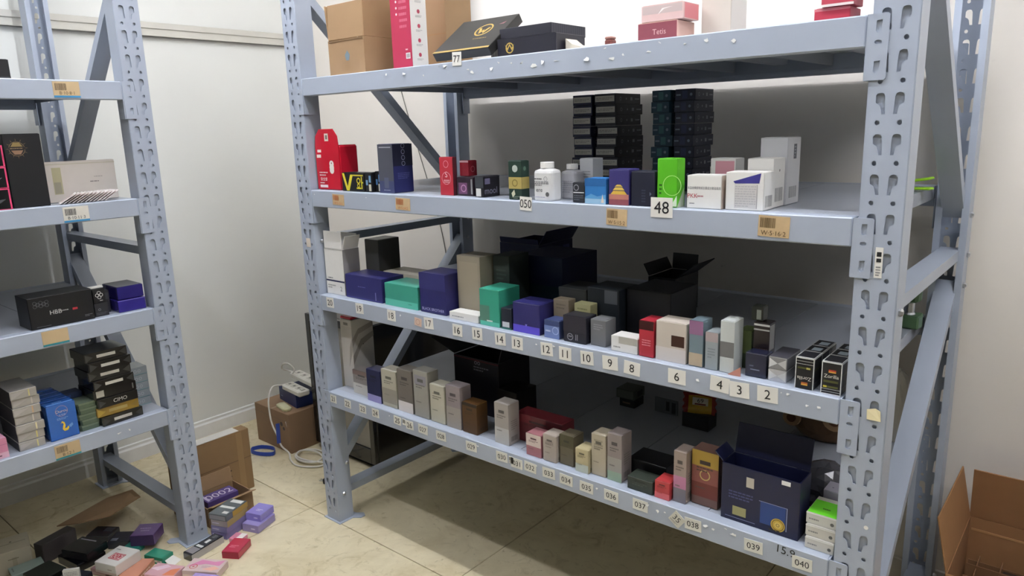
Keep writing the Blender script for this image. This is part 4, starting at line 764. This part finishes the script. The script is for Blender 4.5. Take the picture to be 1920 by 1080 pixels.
# brown carton with power strips
o = pack('cardboard_box', 'closed grey-brown carton in the corner carrying the power strips', 'box', (-.845, .385, 0), .29, .27, .195, mat('8f7358', .8, 0, .08, 14, .1), {'F': [('r', .0, .80, 1, .815, '7a6048'), ('o', .78, .70, .011, '3a2c24'), ('o', .84, .60, .009, '3a2c24'), ('p', [(.9, .8), (.94, .66), (.92, .82)], 'd8d4cc')], 'T': [('r', .48, .0, .52, 1, '9d8468'), ('l', .2, .5, .35, .56, 1, '3a2c24')]})
o = pack('gift_box', 'dark blue box on the grey-brown carton under the power strips', 'box', (-.822, .40, .1965), .19, .125, .066, card('1d2f66'), {'F': [('l', .1, .3, .25, .45, 1, '8a9ac4')]}, rz=-.15)
def power_strip(label, loc, L, rz, sw):
    o = link('power_strip', None, None, loc, rz); tag(o, label, 'power strip', 'power strips on the carton')
    mb = MB(); mb.box(-L/2, L/2, -.03, .03, 0, .028, mat('dedbd0', .4)); mb.build('body', o, bevel=.006)
    for k in range(3):
        mb = MB(); mb.box(-L*.33+k*L*.26-.016, -L*.33+k*L*.26+.016, -.017, .017, .028, .0288, mat('c9c5b8', .5)); mb.box(-L*.33+k*L*.26-.006, -L*.33+k*L*.26-.002, -.006, .006, .0288, .0292, INK); mb.box(-L*.33+k*L*.26+.002, -L*.33+k*L*.26+.006, -.006, .006, .0288, .0292, INK); mb.build('socket', o)
    mb = MB(); mb.box(L*.40-.010, L*.40+.010, -.01, .01, .028, .033, mat('8a3a30' if sw else 'c8c4b8', .4)); mb.build('switch', o, bevel=.001)
    return o
ps1 = power_strip('upper white power strip with a looped cord on the dark blue box', (-.79, .425, .2945), .23, -.12, True)
ps2 = power_strip('lower white power strip lying in front of the upper one', (-.775, .352, .2645), .17, -.10, False)
mb = MB(); mb.prism([(-.05, -.022), (.04, -.022), (.052, -.010), (.052, .010), (.04, .022), (-.05, .022), (-.06, 0)], lambda u, v, w: (u, v, w), .014, mat('cfcba0', .45)); o = mb.build('power_adapter', None, (-.79, .290, .1965), -.2, bevel=.003); tag(o, 'flat yellowish adapter lying on the grey-brown carton', 'adapter')
mb = MB(); mb.box(-.03, .03, -.014, .014, .014, .0146, mat('dcd8b4', .4)); mb.build('cover', o)
CW = mat('dedad0', .45)
def cord(parent, pts, n=8):
    mb = MB(); mb.tube([p-parent.location for p in spline(pts, n)], .0042, CW, 8); o = mb.build('power_cord', parent, smooth=True)
    o.rotation_euler = (0, 0, -parent.rotation_euler.z); o.data.transform(Matrix.Identity(4)); return o
cord(ps1, [(-.895, .437, .31), (-.935, .425, .32), (-.955, .40, .335), (-.935, .395, .365), (-.89, .40, .372), (-.865, .41, .345), (-.87, .40, .325)])
cord(ps2, [(-.858, .362, .279), (-.875, .33, .285), (-.865, .28, .29), (-.83, .235, .25), (-.815, .225, .18), (-.797, .222, .132), (-.762, .222, .085), (-.742, .225, .04), (-.70, .235, .012), (-.63, .20, .006), (-.55, .19, .006), (-.47, .25, .006), (-.52, .33, .006), (-.62, .345, .007), (-.675, .30, .010), (-.645, .235, .016), (-.58, .215, .015), (-.51, .245, .015), (-.525, .30, .015), (-.60, .315, .017), (-.655, .275, .022), (-.62, .225, .026), (-.55, .225, .022), (-.46, .29, .008), (-.40, .32, .006)], 7)
RIB = mat('2447a8', .4, 0, .06)
mb = MB(); mb.tube(spline([(-.885, .155, .013), (-.865, .195, .013), (-.80, .218, .013), (-.752, .185, .013), (-.80, .146, .013), (-.86, .135, .013), (-.885, .155, .013)], 6), .01, RIB, 6, (.0012, .011)); tag(mb.build('lanyard', None), 'blue ribbon lanyard looped on the floor before the carton', 'lanyard')
mb = MB(); mb.tube(spline([(-.700, .192, .175), (-.705, .194, .14), (-.71, .196, .11), (-.716, .198, .07)], 6), .01, RIB, 6, (.009, .0012)); tag(mb.build('ribbon_tie', None), 'short blue ribbon tied on the drooping white cord', 'ribbon')
o = link('power_plug', None, None, (-.315, .175, 0), .5); tag(o, 'black plug lying on the floor beside the left front post', 'plug')
mb = MB(); mb.prism([(-.018, -.014), (.012, -.017), (.018, -.008), (.018, .008), (.012, .017), (-.018, .014)], lambda u, v, w: (u, v, .001+w), .024, mat('17171a', .5)); mb.build('body', o, bevel=.003)
for s in (-1, 1):
    mb = MB(); mb.box(-.036, -.018, s*.006-.001, s*.006+.001, .010, .016, STEEL); mb.build('prong', o)
cable('wall_wire', 'thin dark wire hanging slantwise on the back wall left of the rack', 'wire', [(-.55, .896, 1.95), (-.51, .896, 1.72), (-.44, .896, 1.50), (-.36, .896, 1.28), (-.29, .896, 1.08), (-.25, .896, .90), (-.24, .896, .72)], .0022, mat('6a675f', .6))

# big kraft carton with flaps behind the left rack post
o = pack('cardboard_box', 'large battered brown carton folded flat and standing behind the left rack post', 'box', (-.575, -.20, 0), .055, .325, .272, KRAFTD, {'R': [('r', 0, .53, 1, .545, '6f5334'), ('r', .82, .02, .9, .98, '97784f'), ('l', .40, .30, .72, .44, 3, '4a3524'), ('p', [(.50, .26), (.60, .36), (.66, .26), (.58, .16)], '54402c')], 'K': [('r', .45, 0, .55, 1, 'a5875c')]})
mb = MB(); mb.box(-.027, .027, -.15, .12, .2732, .2742, mat('d8d4cc', .3)); mb.build('tape_strip', o)
# kraft paper mailer under the left rack
mb = MB(); n = 10
pts = [(-.13, -.10), (.02, -.13), (.12, -.08), (.13, .06), (.03, .12), (-.09, .10)]
mb.prism(pts, lambda u, v, w: (u, v, .05+w+.22*abs(v+.02)+.04*math.sin(9*u)), .004, KRAFT); o = mb.build('paper_mailer', None, (-.74, -.57, .001), .4); tag(o, 'torn brown paper mailer under the left rack before the large carton', 'mailer')
mb = MB(); mb.prism([(-.03, -.02), (.01, -.03), (.03, 0), (.0, .02)], lambda u, v, w: (u, v, .062+w), .003, card('c05060')); mb.build('tape_scrap', o)
# torn open tray with a violet box
o = open_carton('cardboard_box', 'small torn open carton on the floor behind the left rack post foot', 'box', (-.455, -.235, 0), .15, .19, .08, KRAFT, {'R': (.04, 1.2), 'L': (.06, .2)})
pack('condom_box', 'violet box with white numerals sitting inside the small torn carton', 'box', (-.47, -.235, .0055), .07, .13, .07, card('5b4a86'), {'T': [('t', '0002', .5, .5, .3, 'e0dce8', PI/2), ('r', .1, .05, .9, .12, 'c8c0dc')], 'R': [('t', '0002', .5, .5, .4, 'e0dce8')]})

# ------------------------------------------------------------------ spilled packs on the floor
PLACED = []
def corners(x, y, w, d, rz, pad=0.):
    c, q = math.cos(rz), math.sin(rz)
    return [(x+a*c-b*q, y+a*q+b*c) for a, b in ((-w/2-pad, -d/2-pad), (w/2+pad, -d/2-pad), (w/2+pad, d/2+pad), (-w/2-pad, d/2+pad))]
def sat(A, Bq):
    for P, Q in ((A, Bq), (Bq, A)):
        for i in range(4):
            nx, ny = P[(i+1) % 4][1]-P[i][1], P[i][0]-P[(i+1) % 4][0]
            a = [nx*x+ny*y for x, y in P]; b = [nx*x+ny*y for x, y in Q]
            if max(a) <= min(b) or max(b) <= min(a): return False
    return True
def fl(label, x, y, z, w, d, h, c, rz=0, tilt=(0, 0), e=None, gloss=True, name='condom_box'):
    # a pack comes to rest on whatever lies under it
    rise = abs(math.sin(tilt[0]))*d/2+abs(math.sin(tilt[1]))*w/2
    A = corners(x, y, w, d, rz, -.001); base = max([0]+[t for Q, t in PLACED if sat(A, Q)])
    PLACED.append((A, base+h+2*rise+.0012))
    return pack(name, label, 'box', (x, y, base+rise), w, d, h, card(c, gloss) if isinstance(c, str) else c, e, rot=(tilt[0], tilt[1], rz))
PLACED.append((corners(-.455, -.235, .15, .19, 0), .09))       # torn carton
LAV = mat('9a8fc4', .15, 0, .1, 30, 0, .5)
fl('lower lavender box of the pair right of the grey labelled stack', -0.243, -0.2, 0, 0.075, 0.1, 0.03, LAV, 0.35, e={'T': [('l', .2, .6, .8, .75, 1, 'c8c0e4')], 'F': [('l', .55, .3, .85, .7, 1, 'd8d0ec')]})
fl('upper lavender box of the pair right of the grey labelled stack', -0.255, -0.185, 0, 0.07, 0.08, 0.028, mat('8f86d0', .15, 0, .1, 30, 0, .5), 0.35, e={'T': [('l', .4, .3, .8, .5, 2, 'd8d0ec')], 'F': [('l', .55, .3, .85, .7, 1, 'd8d0ec')]})
for k, (c, t) in enumerate((('7f76a6', 'lowest violet grey'), ('8a84b0', 'middle violet grey'), ('a39a9c', 'upper mauve'))):
    fl(t+' box under the grey box with white labels', -.302+.003*k, -.288, k*.0262, .075, .115, .0245, mat(c, .15, 0, .1, 30, 0, .5), .30+.04*k, e={'F': [('l', .1, .3, .6, .7, 1, 'c8c0d8')], 'R': [('r', 0, 0, 1, 1, '8d84b4' if k < 2 else 'b09a60')]})
fl('grey box with white labels on top of the violet grey stack', -.298, -.288, .0792, .08, .12, .022, '5f676a', .36, e={'T': [('r', .25, .78, .9, .95, 'dcdcd8'), ('r', .1, .42, .9, .54, 'dcdcd8'), ('r', .6, .12, .9, .25, 'c8c8c4')], 'R': [('r', .3, 0, 1, 1, 'b8963c')], 'F': [('r', .05, .1, .95, .9, '8a8a8e')]})
fl('bright red box on the floor right of the post foot', -0.145, -0.35, 0, 0.065, 0.09, 0.026, 'b8304c', 0.55, e={'T': [('l', .2, .3, .7, .5, 2, 'd87a8a')], 'F': [('r', .03, .1, .97, .9, 'a02840')]})
fl('pink and white card box behind the bright red box', -0.212, -0.305, 0, 0.05, 0.045, 0.015, 'd88aa0', 0.4, (0, 0), {'T': [('r', .5, 0, 1, 1, 'ece4e0')]})
fl('slim black box with white panels lying before the post foot', -0.25, -0.42, 0, 0.045, 0.14, 0.026, '26272a', 0.2, (0, 0), {'T': [('r', .1, .45, .9, .97, '3a3b3f'), ('r', .35, .55, .65, .72, 'd8d8d4'), ('l', .3, .8, .7, .94, 3, '9a9a98'), ('r', .15, .34, .85, .43, 'd0d0cc'), ('r', .05, .05, .95, .30, '8a8688')], 'R': [('r', 0, 0, 1, 1, 'b4b2ae')]})
fl('salmon orange box underneath the white 002 box', -0.3, -0.645, 0, 0.07, 0.13, 0.022, 'c98a70', 0.65, e={'R': [('l', .1, .3, .9, .7, 1, 'e4c4b4')]})
fl('rosy flat box supporting the left half of the white 002 box', -.415, -.685, 0, .07, .09, .022, 'b08a8c', .35, e={'F': [('r', .02, .1, .98, .5, 'd0b0ac')]})
fl('white box with red 002 oval among the spilled packs', -.365, -.67, 0, 0.095, 0.105, 0.038, 'e2dfd8', 0.35, (0, 0), {'T': [('r', .28, .28, .80, .62, 'b8283c'), ('r', .31, .31, .77, .59, 'd8c4c0'), ('r', .33, .33, .75, .57, 'b8283c'), ('t', '002', .54, .45, .2, 'ecdcd8'), ('l', .1, .75, .45, .85, 1, '8a8a86')], 'F': [('r', .0, .0, 1, .25, 'c8b4ac'), ('l', .6, .4, .9, .6, 1, '9a8a80')]})
fl('teal box with silver label half under the purple box', -.45, -.60, 0, 0.055, 0.09, 0.022, '2f8a7c', 0.5, (0, 0), {'T': [('r', .2, .05, .95, .5, 'b4c4c0'), ('l', .3, .1, .8, .3, 2, '6a8a84')]})
fl('purple box lying near the foot of the left rack post', -.455, -.53, 0, 0.085, 0.085, 0.04, '5a3a74', 0.75, (0, 0), {'T': [('l', .2, .55, .7, .65, 1, 'b8a4c8'), ('l', .3, .35, .7, .45, 1, 'a894bc')], 'F': [('r', 0, 0, 1, 1, '3a2450')]})
fl('emerald box with white strip right of the white 002 box', -0.325, -0.55, 0, 0.085, 0.05, 0.026, '1f8a6c', 0.35, e={'F': [('r', .35, .25, .95, .6, 'cfd8cc'), ('b', .7, .3, .85, .55, '333333')]})
fl('dark slate box behind the teal box on the floor', -.54, -.585, 0, 0.08, 0.07, 0.03, '333640', 0.7, e={'T': [('r', .1, .1, .4, .35, '6a6c74')]})
fl('charcoal flat box left of the dark slate box', -.66, -.61, 0, 0.09, 0.07, 0.02, '3c3c40', 0.6, (0, 0), {'T': [('r', .5, .5, .9, .9, '55555a')]})
fl('lower black box of the heap left of the white 002 box', -.545, -.725, 0, 0.13, 0.1, 0.03, '101116', 0.15, e={'F': [('l', .6, .3, .9, .6, 1, '44444a')]})
fl('upper black box of the heap left of the white 002 box', -.535, -.715, 0, 0.115, 0.09, 0.03, '15161a', 0.4, (0, 0), {'T': [('r', .1, .8, .7, .86, '8a8a90')], 'F': [('r', .03, .1, .97, .9, '1b1b20')]})
fl('blue-black box at the bottom picture edge before the black heap', -.395, -.808, 0, 0.09, 0.08, 0.04, '161a28', 0.5, e={'T': [('l', .2, .3, .6, .4, 1, '5a5e70')], 'F': [('r', .85, .05, .98, .95, 'c8c8c0')]})
fl('greenish black box at the bottom picture edge', -.505, -.855, 0, 0.1, 0.09, 0.045, '181c18', 0.2, e={'T': [('r', .03, .03, .97, .97, '1e241e')]})
fl('frosted pale green box lying left of the black heap', -.605, -.88, 0, 0.065, 0.1, 0.035, mat('8fa098', .2, 0, .1, 20, 0, .4), -0.1, e={'T': [('l', .2, .05, .8, .15, 1, '4a5550')]})
fl('cream carton cube with tape seam under the left rack', -.715, -.885, 0, 0.1, 0.12, 0.085, 'c3baa2', 1.35, e={'T': [('r', .1, .47, .9, .53, 'a89f88'), ('o', .45, .6, .004, '5a5446')], 'F': [('r', .42, .15, .56, .7, 'b4aa90'), ('r', .3, .62, .62, .66, '8f866e')], 'R': [('p', [(.2, .7), (.6, .35), (.62, .4), (.24, .78)], '9a917c')]}, gloss=False, name='carton')
fl('dark taupe box standing right of the cream carton cube', -.668, -.765, 0, 0.045, 0.13, 0.075, '3f3a3a', 0.3, e={'R': [('r', .02, .02, .98, .98, '4a4444')]}, gloss=False)
fl('silver paper box at the left bottom picture edge', -.55, -1.0, 0, 0.11, 0.07, 0.035, 'a9a8b4', 0.2, e={'T': [('l', .2, .3, .8, .7, 2, '8a8a94')]})
fl('navy box left of the silver paper box at the bottom', -.67, -1.01, 0, 0.07, 0.08, 0.03, '20263c', 0.5, e={'T': [('r', .1, .1, .9, .3, '343c5a')]})
PK = {'T': [('p', [(.02, .3), (.3, .9), (.7, .8), (.95, .95), (.9, .5), (.5, .6)], 'd88ab0'), ('p', [(.5, .2), (.8, .45), (.98, .3), (.8, .1)], 'e8b4a0'), ('g', .22, .35, .011, .014, 'c86a60'), ('o', .22, .35, .004, 'c86a60'), ('l', .45, .3, .7, .45, 2, 'b88a94')], 'F': [('r', .02, .1, .98, .5, 'e8d4c8')]}
fl('pale pink watercolour box lying in front of the post foot', -0.115, -0.485, 0, 0.13, 0.075, 0.026, 'e0c8c4', 0.55, (0, 0), PK)
fl('second pink watercolour box left of the first, orange corner showing', -0.205, -0.585, 0, 0.11, 0.07, 0.024, 'd8a8b0', 0.45, (0, 0), {'T': [('p', [(.6, .1), (.98, .2), (.95, .8), (.7, .6)], 'd8805a'), ('l', .15, .5, .45, .7, 1, 'c03a5a'), ('p', [(.0, .5), (.4, .95), (.6, .8), (.3, .4)], 'e8c8d4')]})
fl('lavender box with pink letters at the bottom picture edge', -0.04, -0.535, 0, 0.09, 0.06, 0.03, 'b4a0d8', 0.5, e={'T': [('t', 'OVER', .5, .55, .32, 'a84a94')], 'F': [('r', 0, .1, 1, .4, '8a78b8')]})
fl('mint and gold patterned box at the bottom picture edge', -.275, -.775, 0, 0.08, 0.06, 0.025, '9ab09a', 0.7, e={'T': [('p', [(.1, .2), (.5, .9), (.8, .5), (.4, .1)], 'c0a860'), ('p', [(.5, .1), (.9, .4), (.95, .1)], '6a8a54')]})
fl('white leaflet box standing on edge in front of the black heap', -.385, -.81, 0, 0.05, 0.012, 0.035, 'd8d6ce', 0.9, (0, 0), {'F': [('l', .1, .2, .9, .8, 4, '8a8a88')]})
mb = MB(); mb.prism([(-.05, -.03), (.03, -.045), (.055, 0), (.02, .04), (-.045, .03)], lambda u, v, w: (u*.6, v*.6, .016+w+.03*math.sin(14*u+4)*math.cos(16*v)), .001, PAPER); tag(mb.build('crumpled_paper', None, (-.265, -.525, .004), .3), 'crumpled white paper at the foot of the left rack post', 'paper')

# under the numbered rack, right end
pack('cardboard_box', 'dark red striped carton on the floor under the right end of the numbered rack', 'box', (1.60, .22, 0), .20, .22, .20, card('5a1a1c'), {'F': [('r', 0, .6, 1, .66, 'c8c4bc'), ('r', .7, 0, .76, 1, 'c8c4bc')], 'T': [('r', .3, 0, .36, 1, 'c8c4bc'), ('r', .42, 0, .44, 1, 'c8c4bc')]})
# open carton at the right
o = open_carton('cardboard_box', 'open brown carton with divider cells at the lower right picture corner', 'box', (2.16, .63, 0), .42, .36, .335, mat('9a7048', .8, 0, .10, 14, .15), {'K': (.155, -.12), 'L': (.15, .2), 'R': (.15, .5), 'F': (.15, 2.6)}, th=.005)
mb = MB(); mb.box(-.2, .2, .1735, .1749, .295, .301, mat('b88c5c', .8)); mb.build('scored_fold', o)
DIV = mat('7d5a3a', .8, 0, .12, 20)
for k in range(7):
    mb = MB(); mb.box(-.195, .195, -.0012, .0012, .02, .22+.012*(k % 2), DIV); mb.build('divider', o, (0, -.15+.048*k, 0))
for k in range(7):
    mb = MB(); mb.box(-.0012, .0012, -.165, .165, .02, .225, DIV); mb.build('divider', o, (-.17+.055*k, 0, 0))
for i in range(5):
    for j in range(6):
        mb = MB(); mb.box(-.022, .022, -.019, .019, .02, .20+.02*random.random(), mat(random.choice(['3c2a22', '55463a', '8a7a62', '2a211e']), .3, 0, .2, 40)); mb.build('packed_item', o, (-.1425+.055*i, -.126+.048*j, 0), bevel=.002)
